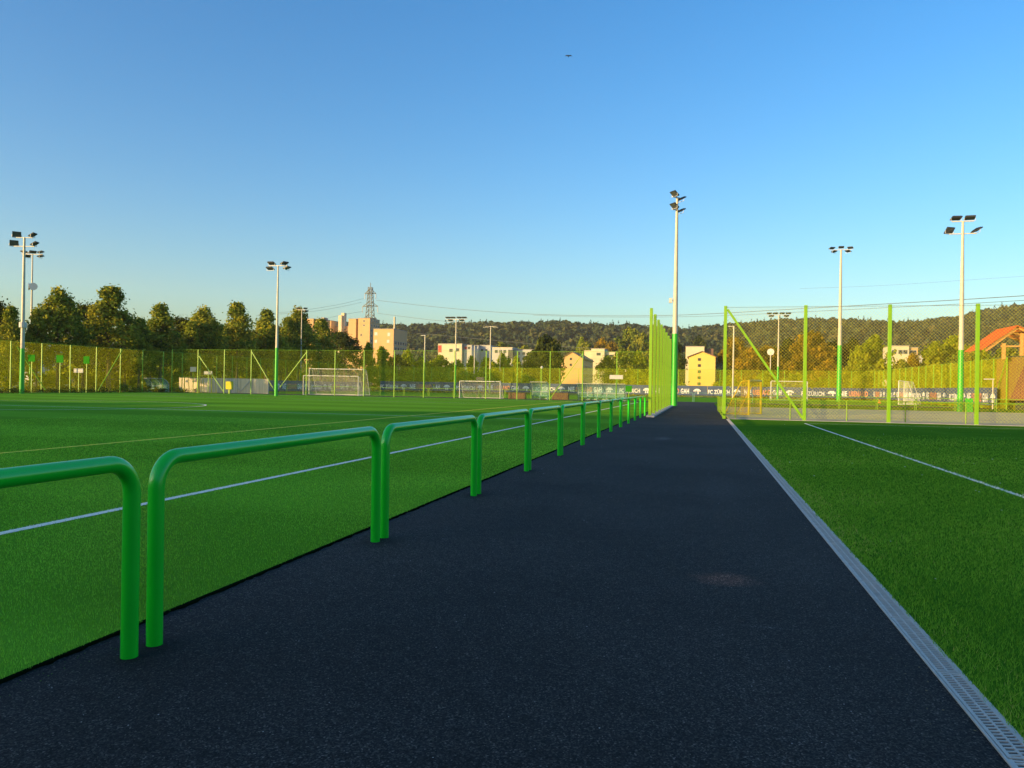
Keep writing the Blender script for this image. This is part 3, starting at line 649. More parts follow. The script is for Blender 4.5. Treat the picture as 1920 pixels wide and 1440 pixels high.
# ------------------------------------------------------------------ goals
def goal(label, loc, rz, w, h, d, m=M_white, mn=M_wnet, r=.048, top=.9, wn=.008, pitch=.14, name='football_goal'):
    G = empty(name, loc, rz, label=label, cat='goal')
    MB().tube([(-w/2, 0, 0), (-w/2, 0, h-.05), (-w/2+.05, 0, h), (w/2-.05, 0, h), (w/2, 0, h-.05), (w/2, 0, 0)], r, 10).build('goal_frame', m, G, smooth=True)
    b = MB()
    for s in (-1, 1):
        b.tube([(s*w/2, 0, h), (s*w/2, top, h*.97), (s*w/2, d, .05), (s*w/2, 0, .05)], r*.6, 8)
    b.tube([(-w/2, d, .05), (w/2, d, .05)], r*.6, 8); b.build('rear_frame', m, G, smooth=True)
    # net: top, back and the two sides as thin strands
    b = MB()
    def grid(P, U, V, nu, nv):
        P, U, V = Vector(P), Vector(U), Vector(V); n = U.cross(V).normalized()
        for i in range(nu+1):
            a = P+U*i/nu; s = U.normalized()*wn/2; b.poly([a-s, a+s, a+V+s, a+V-s])
        for j in range(nv+1):
            a = P+V*j/nv+n*.003; s = V.normalized()*wn/2; b.poly([a-s, a+U-s, a+U+s, a+s])
    N = lambda L: max(2, int(L/pitch))
    grid((-w/2, 0, h), (w, 0, 0), (0, top, -h*.03), N(w), N(top))
    bl = math.hypot(d-top, h*.92); grid((-w/2, top, h*.97), (w, 0, 0), (0, d-top, .05-h*.97), N(w), N(bl))
    for s in (-1, 1): grid((s*w/2, top*.5, .05), (0, d*.6, 0), (0, 0, h*.45), N(d*.5), N(h*.45)); grid((s*w/2, 0, .05), (0, top, 0), (0, 0, h*.93), N(top), N(h))
    b.build('goal_net', mn, G)
    return G
def gpos(px, py, Y): v = atY(px, py, Y); return v
def goal_px(label, x0, x1, ytop, Y, **k):
    a = atY(x0, ytop, Y); c = atY(x1, ytop, Y); return goal(label, ((a.x+c.x)/2, Y, 0), k.pop('rz', 0), c.x-a.x, (a.z+c.z)/2, k.pop('d', 1.8), **k)
goal_px('large white football goal behind the mesh fence, the rear one of two on the left', 580, 682, 692, 91, top=.8, d=2.0)
goal_px('smaller white training goal standing in front of the large goal on the left', 569, 672, 705, 87, top=.5, d=1.6)
goal_px('pale blue-white training goal left of the dugouts', 862, 938, 715, 87, top=.5, d=1.6, pitch=.10)
goal_px('white football goal with a pale net behind the net brace on the right', 1446, 1514, 715, 118, wn=.006, top=.8, d=2.0)
v = atX(1730, 712, 25); goal('small white goal seen side-on before the right side banners', (24, 104, 0), -math.pi/2-.35, 4.9, 2.9, 1.9, top=1.0, pitch=.10)
a = atY(1425, 720, 48); goal('yellow goal with an orange net standing on the sand court', (a.x-.2, 49.0, 0), math.pi/2-.30, 3.0, 2.05, 1.4, m=M_yel, mn=M_ynet, r=.065, top=.45, pitch=.10, wn=.014)
# small yellow-green frames stacked on the left behind the fence
for k, (x0, x1, yt) in enumerate([(346, 370, 706), (374, 397, 704)]):
    a = atY(x0, yt, 85.0); c = atY(x1, yt, 85.0); w = c.x-a.x; h = a.z
    G = empty('handball_goal', ((a.x+c.x)/2, 85.0, 0), 0, label=['left one of two narrow yellow-green goal frames by the pale panels', 'right one of two narrow yellow-green goal frames by the pale panels'][k], cat='goal', group='narrow goal frames')
    b = MB().tube([(-w/2, 0, 0), (-w/2, 0, h), (w/2, 0, h), (w/2, 0, 0)], .06, 8).tube([(-w/2, 0, h), (-w/2, .7, h-.1), (-w/2, 1.0, 0)], .035, 6).tube([(w/2, 0, h), (w/2, .7, h-.1), (w/2, 1.0, 0)], .035, 6)
    b.tube([(-w/2, 1.0, .03), (w/2, 1.0, .03)], .035, 6); b.build('goal_frame', M_net, G, smooth=True)
# dugouts
def dugout(label, x0, x1, yt, Y, m=M_glass, bays=4):
    a = atY(x0, yt, Y); c = atY(x1, yt, Y); w = c.x-a.x; h = a.z; G = empty('dugout', (a.x, Y, 0), 0, label=label, cat='dugout')
    prof = [(0, 0), (0, h*.12)]; arc = [(1.5-1.5*math.cos(t), h*.60+h*.40*math.sin(t)) for t in [math.pi/2*i/6 for i in range(7)]]
    pr = [(1.5, .05)]+[(1.5, h*.55)]+[(1.5-q*1.5, h*.55+h*.45*math.sin(math.pi/2*q**.7)) for q in [.12, .3, .55, .8, 1]]
    b = MB()
    for i in range(len(pr)-1): b.poly([(0, pr[i][0], pr[i][1]), (w, pr[i][0], pr[i][1]), (w, pr[i+1][0], pr[i+1][1]), (0, pr[i+1][0], pr[i+1][1])])
    for x in (0, w): b.poly([(x, p[0], p[1]) for p in pr]+[(x, .5, h*.5), (x, .6, .05)])
    b.build('clear_shell', m, G)
    b = MB()
    for i in range(bays+1):
        x = w*i/bays; b.tube([(x, p[0]+.01, p[1]) for p in pr], .03, 6)
    for z in (.1, h*.45): b.tube([(0, 1.48, z), (w, 1.48, z)], .03, 6)
    b.tube([(0, 0, h), (w, 0, h)], .035, 6); b.build('frame', M_grey, G)
    b = MB().box((w/2, 1.1, .42), (w-.2, .4, .06))
    for i in range(bays+1): b.box((.1+(w-.2)*i/bays, 1.1, .2), (.06, .3, .4))
    b.build('bench', M_teal, G)
dugout('small teal glazed dugout between the two brown boxes', 994, 1025, 716, 86, bays=2)
dugout('long clear dugout just left of the tall green posts', 1081, 1172, 719, 86, bays=5)
dugout('small pale shelter low behind the left fence', 270, 302, 709, 84.6, bays=2)
def bxpx(name, label, cat, x0, x1, yt, Y, d, m, z0=0, yb=None, grp=None, rib=0):
    a = atY(x0, yt, Y); c = atY(x1, yt, Y); w = c.x-a.x; zt = a.z; zb = z0 if yb is None else atY(x0, yb, Y).z
    G = empty(name, ((a.x+c.x)/2, Y, 0), 0, label=label, cat=cat, group=grp)
    MB().box((0, d/2, (zt+zb)/2), (w, d, zt-zb)).build('body', m, G, bevel=.02)
    return G, w, zt, zb
for (x0, x1, lab) in [(953, 984, 'brown wooden crate left of the small teal dugout'), (1035, 1065, 'brown wooden crate right of the small teal dugout')]:
    G, w, zt, zb = bxpx('storage_box', lab, 'crate', x0, x1, 737, 85.5, .9, M_brown, .05)
    MB().box((0, .45, zt+.03), (w+.06, .96, .05)).build('lid', M_brown, G)
    b = MB()
    for q in range(5): b.box((-w/2+w*(q+.5)/5, -.012, zt*.5), (.05, .02, zt*.85))
    b.build('batten', M_brown, G)
G, w, zt, zb = bxpx('control_box', 'yellow-green pillar box in front of the pale panel wall', 'box', 423, 434, 715, 84.4, .4, M_net, yb=730); MB().box((0, .2, zb/2), (.18, .18, zb)).build('stand', M_post, G)
G, w, zt, zb = bxpx('scoreboard', 'small black board above the pale blue goal', 'scoreboard', 893, 907, 707, 90, .15, M_dark, yb=713)
for s in (-1, 1): MB().box((s*w*.4, .08, zb/2), (.06, .06, zb)).build('leg', M_dark, G)
def sign(label, x0, x1, yt, yb, Y, m):
    if Y is None: Y = atX((x0+x1)/2, yt, SX+.6).y
    a = atY(x0, yt, Y); c = atY(x1, yb, Y); G = empty('sign_board', ((a.x+c.x)/2, Y, 0), 0, label=label, cat='sign')
    w, h = c.x-a.x, a.z-c.z; MB().box((0, -.02, (a.z+c.z)/2), (w, .03, h)).build('panel', m, G)
    MB().box((0, .02, a.z/2), (.07, .045, a.z)).build('post', M_post, G)
    if m is M_sign:
        b = MB()
        for q in range(5): b.box((-w*.35+q*w*.17, -.037, (a.z+c.z)/2), (w*.10, .004, h*.22))
        b.build('printed_marks', M_grey, G)
sign('white sign panel low on the left fence', 139, 156, 691, 699, None, M_sign)
sign('small square cream sign above the narrow goal frames', 357, 368, 688, 697, 84, M_sign)
sign('white wide sign right above the narrow goal frames', 383, 398, 696, 702, 84, M_sign)
sign('white wide sign on the fence above the long clear dugout', 1143, 1168, 703, 711, FY-.12, M_sign)
sign('plain green square sign nearest the leftmost mast', 53, 66, 665, 678, None, M_signg)
sign('plain green square sign, middle one of three on the left', 106, 119, 666, 680, None, M_signg)
sign('plain green square sign, rightmost of three on the left', 157, 168, 668, 682, None, M_signg)
sign('bright green square sign beside the tall green posts', 1173, 1185, 723, 735, 80, M_signg)
# pale panel wall on the left
a = atY(336, 708, 90); c = atY(503, 709, 90); G = empty('panel_wall', (a.x, 90, 0), 0, label='weathered pale panel wall with vertical stains behind the left of the fence', cat='wall')
n_ = 6; w = (c.x-a.x)/n_
M_pan = [mat('panel_%d' % i, col, .75, noise=.22, scale=.9, stretch=(3.5, 1, .25)) for i, col in enumerate([C4(.60, .54, .40), C4(.70, .60, .44), C4(.50, .50, .44)])]
for i in range(n_): MB().box((w*(i+.5), 0, a.z/2), (w-.05, .08, a.z)).build('panel', M_pan[[0, 1, 0, 2, 1, 1][i]], G)
for i in range(n_+1): MB().box((w*i, .07, a.z/2), (.08, .06, a.z+.05)).build('stud', M_grey, G)
b = MB().bar((w*3.5, -.08, a.z*.95), (w*4.2, -.08, .3), .1).bar((w*4.9, -.08, a.z*.95), (w*4.25, -.08, .3), .1); b.build('brace', M_grey, G)

# ------------------------------------------------------------------ trees
def crown_verts(H, Wd, z0, shape, nb, nl, leaf, seed):
    g = np.random.default_rng(seed); V, T, lim = [], [], []
    for i in range(nb):
        t = g.random()**.85
        if shape == 'spire': rad = Wd/2*(1-t)**.72*(.6+.4*min(1, t*5+.3))*(1+.09*math.sin(t*15+seed))
        elif shape == 'round': rad = Wd/2*math.sqrt(max(0, 1-(2*t-.85)**2*.85))
        else: rad = Wd/2*(1-t*.75)
        a = g.random()*6.283; q = math.sqrt(g.random())*.92*rad*(1.28 if g.random() < .16 else 1)
        c = np.array([math.cos(a)*q, math.sin(a)*q, z0+(H-z0)*(.04+t*.92)])
        rb = Wd*.10*(1.25-.6*t)*g.uniform(.5, 1.5); n = int(nl/nb*g.uniform(.6, 1.4))
        d = g.normal(size=(n, 3)); d /= np.linalg.norm(d, axis=1, keepdims=True)
        p = c+d*rb*(.3+1.0*g.random((n, 1))+.9*g.random((n, 1))**4)*np.array([1, 1, .85])
        nm = d*.8+g.normal(size=(n, 3))*.6+np.array([0, 0, .25]); nm /= np.linalg.norm(nm, axis=1, keepdims=True)
        V.append(quads(p, nm, leaf*g.uniform(.7, 1.3, n))); T.append(np.clip(np.full(n, g.uniform(.05, .65))+g.normal(size=n)*.06, 0, 1)); lim.append(c)
    return np.concatenate(V), np.concatenate(T), lim
def make_tree(name, H, Wd, z0, shape, leafm, nb, nl, leaf, seed, tr=.16):
    T = empty(name, (0, 0, 0)); v, t, lim = crown_verts(H, Wd, z0, shape, nb, nl, leaf, seed)
    np_mesh('crown', v, 4, leafm, T, tint=t)
    g = random.Random(seed); b = MB(); top = Vector((g.uniform(-.15, .15), g.uniform(-.15, .15), H*.86))
    tp = [Vector((0, 0, -.1)), Vector((.03, .02, z0*.6)), Vector((.05, -.04, z0+.2*(H-z0))), top]
    b.tube(tp, [tr*1.25, tr, tr*.7, tr*.12], 9)
    for c in g.sample(lim, min(16, len(lim))):
        c = Vector(c); zb = max(z0*.7, c.z-abs(g.uniform(.6, 2.2))); k = min(1, zb/(H*.86)); st = Vector((0, 0, zb)); mid = (st+c)/2+Vector((0, 0, -.15))
        b.tube([st, mid, c], [tr*.42*(1-k*.6), tr*.28*(1-k*.5), tr*.08], 6)
    b.build('trunk', M_bark, T, smooth=True)
    return T
PROTO = {}
def proto(key, *a, **k):
    PROTO[key] = [make_tree(*a, **k), False]
proto('sp1', 'maple_tree', 11, 6.6, 3.2, 'spire', L_green, 105, 9500, .20, 1)
proto('sp2', 'maple_tree', 11, 6.2, 3.0, 'spire', L_green, 95, 8500, .20, 2)
proto('sp3', 'maple_tree', 11, 6.8, 3.4, 'spire', L_green, 110, 10000, .20, 3)
proto('dk', 'dark_tree', 10, 8.2, 2.4, 'round', L_dark, 75, 8500, .22, 4, tr=.2)
proto('yr', 'yellowing_tree', 8, 7.5, 1.2, 'round', L_yel, 60, 4200, .36, 5)
proto('yr2', 'yellowing_tree', 8, 7.0, 1.0, 'spire', L_yel, 60, 4200, .36, 6)
proto('au', 'autumn_tree', 16, 13, 2.5, 'round', L_aut, 90, 6000, .6, 7, tr=.3)
proto('gr', 'broad_tree', 16, 13, 2.5, 'round', L_green, 90, 6000, .6, 8, tr=.3)
proto('dr', 'dark_tree', 16, 12, 2.0, 'round', L_dark, 90, 6000, .6, 9, tr=.3)
proto('bush', 'bush', 3.6, 6.4, .1, 'round', L_yel, 36, 2200, .24, 10, tr=.06)
proto('bushd', 'bush', 1.0, 3.4, .0, 'round', L_dark, 20, 900, .12, 12, tr=.03)
BH = {'sp1': (11, 6.6), 'sp2': (11, 6.2), 'sp3': (11, 6.8), 'dk': (10, 8.2), 'yr': (8, 7.5), 'yr2': (8, 7.0), 'au': (16, 13), 'gr': (16, 13), 'dr': (16, 12), 'bush': (3.6, 6.4), 'bushd': (1.0, 3.4)}
def plant(key, loc, H, Wd, label, cat='tree', group=None):
    p = PROTO[key]; o = p[0] if not p[1] else copy_tree(p[0]); p[1] = True
    o.location = loc; bh, bw = BH[key]; s = Wd/bw; o.scale = (s, s*rnd.uniform(.9, 1.1), H/bh); o.rotation_euler = (0, 0, rnd.uniform(0, 6.28))
    tag(o, label, cat, group); return o
def plant_px(key, px, ytop, wpx, X=None, Y=None, label='', **k):
    v = atX(px, ytop, X) if X is not None else atY(px, ytop, Y)
    z = (v-Vector((0, 0, CAMH))).dot(CF)
    return plant(key, (v.x, v.y, -.03), v.z*.985, wpx*z/FPX, label, **k)
row = [('dk', -12, 560, 80, 'dark dense'), ('sp1', 22, 575, 70, 'dark ragged'), ('sp2', 70, 582, 66, 'narrow dark green'), ('sp3', 112, 540, 112, 'broad dark green'), ('dk', 158, 566, 92, 'low rounded dark'), ('sp1', 207, 538, 120, 'tall airy golden green'),
       ('sp2', 262, 598, 60, 'small gappy'), ('sp2', 302, 572, 100, 'golden spire-shaped'), ('dk', 343, 592, 78, 'low dark'), ('sp3', 382, 576, 96, 'golden-topped'), ('dk', 420, 612, 70, 'squat dark'), ('sp1', 446, 569, 90, 'tall pointed golden'),
       ('sp2', 500, 583, 84, 'mid-sized golden green'), ('dk', 528, 612, 66, 'squat dark green'), ('sp3', 560, 578, 86, 'pointed yellow green'), ('sp1', 603, 600, 74, 'slim yellow-topped'), ('dk', 640, 620, 84, 'wide dark rounded'), ('dk', 236, 606, 80, 'low dark leafy'), ('dk', 472, 618, 70, 'low dark leafy'), ('dk', 284, 616, 60, 'low dark leafy'), ('sp1', 540, 596, 60, 'slim golden'), ('sp2', 360, 604, 60, 'short pointed')]
row.sort(key=lambda t: t[1])
for i, (k, px, yt, w, ad) in enumerate(row):
    plant_px(k, px, yt-(3 if k != 'dk' else 0), w*1.14, X=-75.5 if k != 'dk' else -79, label='%s tree, %s from the left in the row behind the left fence' % (ad, ORD[i]), group='trees in the row behind the left side fence')
# yellow-green shrubs under that row
for i in range(15):
    Y = 52+i*7.2; plant('bush', (-84+rnd.uniform(-1, 1), Y, -.05), rnd.uniform(3.4, 4.8), rnd.uniform(8, 11), '%s yellow-green shrub from the left below the row of trees' % ORD[i], 'shrub', 'shrubs behind the left side fence')
for i in range(9):
    Y = 56+i*4.4; plant('bushd', (SX-1.6, Y, -.05), rnd.uniform(.5, .8), rnd.uniform(4.4, 5.5), '%s low dark bush from the left at the foot of the left fence' % ORD[i], 'shrub', 'low bushes at the foot of the left fence')
mid = [('yr2', 690, 642, 44, 150), ('yr', 716, 652, 52, 156), ('dk', 744, 664, 50, 158), ('yr2', 765, 655, 44, 165), ('yr', 790, 672, 60, 160), ('yr', 826, 668, 58, 168), ('yr', 858, 676, 54, 160), ('yr2', 884, 668, 46, 170), ('yr', 912, 672, 54, 162), ('yr', 942, 664, 50, 170), ('yr2', 968, 668, 40, 160),
       ('dk', 992, 672, 44, 158), ('dr', 1024, 628, 66, 185), ('dr', 1010, 650, 50, 200), ('dk', 1138, 668, 46, 165), ('gr', 1166, 654, 60, 190), ('yr', 1196, 660, 44, 190), ('dk', 1202, 680, 40, 160), ('dr', 1264, 632, 40, 230), 
       ('au', 1376, 630, 62, 260), ('dk', 1362, 690, 26, 190), ('au', 1410, 650, 60, 210), ('au', 1440, 648, 70, 215), ('dr', 1478, 634, 74, 230), ('au', 1522, 620, 92, 225), ('au', 1500, 660, 60, 190), ('dr', 1562, 640, 76, 235), ('au', 1556, 672, 60, 185), ('dr', 1600, 634, 60, 230), ('yr', 1640, 632, 84, 185), ('yr', 1608, 652, 56, 180),
       ('gr', 1690, 672, 46, 170), ('au', 1712, 662, 40, 178), ('yr', 1752, 644, 80, 180), ('yr', 1786, 634, 84, 185), ('gr', 1818, 650, 70, 175), ('yr', 1846, 656, 50, 165), ('gr', 1884, 648, 70, 150), ('yr', 1930, 650, 70, 150), ]
adj = {'yr': 'bushy yellow', 'yr2': 'pointed yellow', 'dk': 'small dark green', 'dr': 'large dark', 'gr': 'broad olive', 'au': 'rusty orange'}
mid.sort(key=lambda t: t[1]); cnt = {}
for (k, px, yt, w, Y) in mid:
    cnt[k] = cnt.get(k, 0)+1
    plant_px(k, px, yt, w, Y=Y, label='%s %s tree from the left among those beyond the far fence' % (ORD[cnt[k]-1], adj[k]), group='trees beyond the far fence')
# larger trees on the slope above the flat houses
sl_ = [('gr', 1180, 612, 66, 430), ('gr', 1205, 622, 50, 420), ('au', 1128, 634, 44, 400), ('gr', 1100, 640, 46, 390), ('yr', 1090, 636, 34, 420), ('au', 1146, 640, 44, 380), ('dr', 1232, 626, 50, 420), ('dr', 900, 640, 44, 420), ('gr', 940, 640, 46, 430), ('dr', 1310, 630, 40, 420),
       ('gr', 985, 646, 40, 400), ('yr', 1010, 640, 30, 420)]
sl_.sort(key=lambda t: t[1]); 
for i, (k, px, yt, w, Y) in enumerate(sl_):
    plant_px(k, px, yt, w, Y=Y, label='%s broad tree from the left on the foot of the wooded hill' % ORD[i], group='trees at the foot of the hill')
# long low hedge masses beyond the far fences (yellow in the sun)
k = 0
for i in range(17):
    X = -62+i*5.6; Y = FY2+4+rnd.uniform(-.6, .6)
    if -31 < X < -12 or -5 < X < 4.5: continue
    k += 1
    plant('bush', (X, Y, -.05), rnd.uniform(3.6, 4.6), rnd.uniform(7.5, 9), '%s yellow shrub from the left behind the farthest fence' % ORD[k-1], 'shrub', 'shrubs behind the farthest fence')
for i in range(11):
    plant('bush', (RX+4.5+rnd.uniform(-.5, .5), 138-i*5.2, -.05), rnd.uniform(3.8, 4.6), rnd.uniform(7.5, 9), '%s yellow shrub from the far corner behind the right side fence' % ORD[i], 'shrub', 'shrubs behind the right side fence')

# ------------------------------------------------------------------ buildings
M_peach = mat('peach_render', C4(.56, .36, .17), .85, noise=.05, scale=.2)
M_cream = mat('cream_render', C4(.58, .52, .36), .85, noise=.05, scale=.3)
M_yellow = mat('yellow_render', C4(.72, .50, .13), .85, noise=.04, scale=.3)
M_wh = mat('white_render', C4(.44, .44, .42), .85, noise=.05, scale=.3)
M_win = mat('window_glass', C4(.04, .05, .06), .15)
M_roof = mat('tile_roof', C4(.16, .09, .07), .8, noise=.2, scale=1)
M_flat = mat('flat_roof', C4(.30, .29, .28), .9)
M_red = mat('red_blind', C4(.4, .06, .04), .7)
class Bld:
    """a building whose front faces the camera; local x along the front, y to the back"""
    def __init__(s, label, cat, x0, x1, Y, name='apartment_building', rz=YAW*.0):
        s.Y = Y; a = atY(x0, 700, Y); c = atY(x1, 700, Y); s.w = c.x-a.x; s.x0 = a.x
        s.G = empty(name, (a.x, Y, -.3), 0, label=label, cat=cat); s.k = (c.x-a.x)/(x1-x0); s.px0 = x0
    def lx(s, px): return (px-s.px0)*s.k
    def lz(s, px, py): return atY(px, py, s.Y).z+.3
    def block(s, px0, px1, py, d, m, y=0, name='wall', roof=M_flat, yb=None):
        x0, x1, h = s.lx(px0), s.lx(px1), s.lz((px0+px1)/2, py); zb = 0 if yb is None else s.lz(px0, yb)
        o = MB().box(((x0+x1)/2, y+d/2, (zb+h)/2), (x1-x0, d, h-zb)).build(name, m, s.G)
        if roof: MB().box(((x0+x1)/2, y+d/2, h+.12), (x1-x0+.3, d+.3, .24)).build('roof', roof, s.G)
        return x0, x1, h
    def win(s, px, py, w, h, y=0, m=M_win, frame=True):
        x, z = s.lx(px), s.lz(px, py); fr = MB().box((x, y-.03, z), (w+.24, .06, h+.24)).build('window', M_wh if frame else M_win, s.G)
        MB().box((x, y-.065, z), (w, .02, h)).build('pane', m, fr)
    def win_side(s, px_edge, dists, zs, w, h, m=M_win):
        x = s.lx(px_edge)
        for d in dists:
            for z in zs:
                fr = MB().box((x+.03, d, z), (.06, w+.24, h+.24)).build('window', M_grey, s.G)
                MB().box((x+.065, d, z), (.02, w, h)).build('pane', m, fr)
B = Bld('peach high-rise slab with a dark stepped top rising left behind the trees', 'building', 570, 600, 420)
B.block(570, 586, 598, 14, M_peach); B.block(588, 600, 598, 16, M_peach, y=1.2); B.block(600, 612, 600, 22, M_peach, y=5); B.block(594, 600, 594, 5, M_flat, y=4, roof=None, yb=598)
for k in range(6): B.win(604, 606+k*9, 1.6, 1.3, y=5)
B = Bld('wide low peach block with a chimney between the two peach towers', 'building', 612, 656, 430)
B.block(614, 656, 612, 16, M_peach); B.block(616, 636, 609, 10, M_wh, y=2, roof=None)
B.block(637, 643, 592, 3, M_cream, y=-3, name='chimney', roof=None); B.block(640.5, 645.5, 587, 3.2, M_cream, y=-1.4, name='chimney', roof=None)
for k in range(4): B.win(622+k*4, 640, 1.2, 1.2)
B = Bld('tallest peach tower block with a dark vertical recess under the pylon', 'building', 652, 692, 415)
B.block(652, 666, 598, 14, M_peach); B.block(666, 670, 598, 12, M_peach, y=2.5, roof=None); B.block(670, 692, 597, 14, M_peach)
B.block(660, 664, 595.5, 3, M_wh, y=4, roof=None, yb=598); B.block(672, 678, 595.5, 4, M_wh, y=4, roof=None, yb=598)
B.win_side(692, [2.5, 6, 9.5, 12], [6+3*i for i in range(12)], 1.4, 1.2)
for py in (602, 610): B.win(681, py, .9, .9)
for py in (628,): B.win(676, py, .9, 1.4)
B = Bld('lower peach block with blue-grey side wall and a thin chimney, right of the towers', 'building', 698, 738, 375)
B.block(699, 737, 617, 19, M_peach); B.block(732.2, 734.2, 593, 1.2, M_cream, y=3, name='chimney', roof=None)
for px, py, w_, h_ in [(704, 626, 1.5, 1.4), (728, 627, 1.3, 1.6), (704, 640, 1.3, 1.4), (727, 640, 1.3, 1.4)]: B.win(px, py, w_, h_, m=M_grey)
B.win_side(737, [3.0, 6.5, 10, 13.5, 17], [8+3.1*i for i in range(6)], 1.7, 1.5)
B = Bld('cream low block with a red-blinded corner window beyond the yellow trees', 'building', 820, 866, 330)
B.block(821, 865, 645, 12, M_cream); B.block(866, 881, 647, 9, M_wh, y=2); B.win(824, 654, 1.6, 3.2, m=M_red); B.win(845, 657, 1.6, 1.4); B.win(857, 656, 1.6, 1.4)
for px in (870, 876): B.win(px, 652, 1.2, 1.2, y=2, m=M_red if px < 872 else M_win)
B = Bld('grey-white flat-roofed block just left of the thin T-shaped mast', 'building', 882, 916, 350)
B.block(882, 896, 648, 10, M_wh); B.block(896, 915, 647, 14, M_wh, y=3); 
for px in (886, 900, 908): B.win(px, 656, 1.1, 1.1, y=0 if px < 896 else 3)
B = Bld('long white flat-roofed block left of the dark tree', 'building', 922, 995, 330)
B.block(922, 960, 652, 12, M_wh, roof=M_cream); B.block(953, 962, 656, 2, M_dark, y=-.6, roof=None, yb=672); B.block(962, 995, 655, 12, M_wh, y=4)
for px in (930, 938, 946): B.win(px, 659, 1.3, 1.3)
for px in (968, 978, 988):
    for py in (662, 672): B.win(px, py, 1.2, 1.2, y=4)
def gable(label, px0, px1, yeave, ypeak, Y, m, depth, wins, side=True, z_over=.5, tilt=0, name='gable_house'):
    B = Bld(label, 'house', px0, px1, Y, name=name); w = B.w; he = B.lz(px0, yeave); hp = B.lz((px0+px1)/2, ypeak)
    b = MB(); b.add([(0, 0, 0), (w, 0, 0), (w, 0, he), (w/2, 0, hp), (0, 0, he), (0, depth, 0), (w, depth, 0), (w, depth, he), (w/2, depth, hp), (0, depth, he)],
                    [(0, 1, 2, 3, 4), (9, 8, 7, 6, 5), (1, 6, 7, 2), (5, 0, 4, 9)]); b.build('wall', m, B.G)
    t = .25; o = z_over; sl2 = (hp-he)/(w/2); r = MB()
    for s in (0, 1):
        xa, xb = (-o, w/2) if s == 0 else (w+o, w/2); za = he-o*sl2
        r.add([(xa, -o, za+.02), (xb, -o, hp+.02), (xb, depth+o, hp+.02), (xa, depth+o, za+.02), (xa, -o, za+t), (xb, -o, hp+t), (xb, depth+o, hp+t), (xa, depth+o, za+t)],
              [(0, 1, 2, 3), (4, 7, 6, 5), (0, 4, 5, 1), (3, 2, 6, 7), (0, 3, 7, 4), (1, 5, 6, 2)])
    r.build('roof', M_roof, B.G)
    for (px, py, ww, hh) in wins: B.win(px, py, ww, hh, frame=False)
    if side: B.win_side(px1, [2.5+3.2*i for i in range(int((depth-3)/3.2)+1)], [3+2.9*i for i in range(int((he-3)/2.9)+1)], 1.3, 1.4)
    return B
B = gable('peach gabled house with two small round windows behind the dark tree', 1052, 1092, 672, 660, 265, M_peach, 26, [(1070, 673, .55, .6), (1070, 684, .55, .6)])
B.G.rotation_euler = (0, 0, 0)
gable('yellow gabled block with a column of five small windows above the banner', 1291, 1341, 669, 659.5, 255, M_yellow, 16, [(1311, 674+i*11.4, .75, .65) for i in range(5)])
B = Bld('cream stepped flat-roofed building right behind the peach gabled house', 'building', 1092, 1175, 350)
B.block(1093, 1112, 657, 14, M_cream, y=3); B.block(1108, 1133, 654, 14, M_cream); B.block(1133, 1174, 660, 12, M_cream, y=2)
for px in (1122, 1136, 1146, 1158): B.win(px, 664 if px < 1130 else 667, 1.8, 1.2, y=0 if px < 1130 else 2)
B = Bld('cream block with reddish roof terrace behind the yellow gabled block', 'building', 1285, 1338, 340)
B.block(1285, 1320, 650, 14, M_cream); B.block(1318, 1337, 653, 8, M_roof, y=3, roof=None)
B = Bld('cream two-storey house with a shaded terrace behind the third net post', 'building', 1668, 1732, 270)
B.block(1668, 1704, 649, 10, M_cream); B.block(1704, 1722, 652, 8, M_peach, y=1); B.block(1718, 1732, 668, 6, M_wh, y=-2, yb=684); B.block(1692, 1732, 684, 6, M_dark, y=-1.5, roof=None)
for px in (1676, 1688, 1697): B.win(px, 660, 1.2, 1.2)
for px in (1709, 1716): B.win(px, 660, 1.0, 1.1, y=1)
B = Bld('small pale building low behind the leftmost mast', 'building', 44, 66, 190)
B.block(46, 64, 640, 10, M_wh); B.win(52, 648, 1.2, 1.0); B.win(59, 648, 1.2, 1.0)

# wooden hut and slatted canopy on the far right
M_wood = mat('brown_boards', C4(.24, .105, .05), .8, noise=.3, scale=3, stretch=(6, 6, .4))
M_beam = mat('larch_beam', C4(.55, .28, .08), .7, noise=.15, scale=4)
M_slat = mat('orange_slat', C4(.62, .12, .03), .7, noise=.12, scale=3)
HX, HY = 28.7, 81.6
G = empty('wooden_hut', (HX, HY, 0), 0, label='brown board-clad hut at the right edge next to the end of the banner', cat='hut')
b = MB(); 
for k in range(60): b.box((.09+k*.19, .03*(k % 2)*.5, 2.95), (.178, .06, 4.1))
b.build('wall', M_wood, G)
b = MB()
for k in range(26): b.box((.0+.015*(k % 2), .12+k*.19, 2.95), (.06, .178, 4.1))
b.build('side_wall', M_wood, G)
MB().box((5.7, 2.6, 5.06), (11.6, 5.3, .12)).build('roof', M_dark, G); MB().box((5.8, .6, .45), (11.2, .2, .9)).build('plinth', M_dark, G)
o = MB().box((2.0, -.05, 2.6), (1.6, .08, 2.6)).build('window', M_dark, G); MB().box((2.0, -.10, 2.6), (1.4, .02, 2.4)).build('pane', M_win, o)
G = empty('slatted_canopy', (26.0, 82, 0), 0, label='steep orange slatted canopy on pale timber posts at the right edge', cat='canopy')
p0 = atY(1841, 655, 82); p1 = atY(1906, 611, 82); x0, z0_, x1, z1_ = p0.x-26, p0.z, p1.x-26, p1.z
b = MB(); n_ = 17
for k in range(n_+1):
    t = k/n_; b.box((x0+(x1-x0)*t, 2.4, z0_+(z1_-z0_)*t), (.10, 5.6, .07), rot=None)
for k in range(20):
    t = (k+1)/20; b.box((x1+t*3.0, 2.4, z1_-t*1.6), (.10, 5.6, .07))
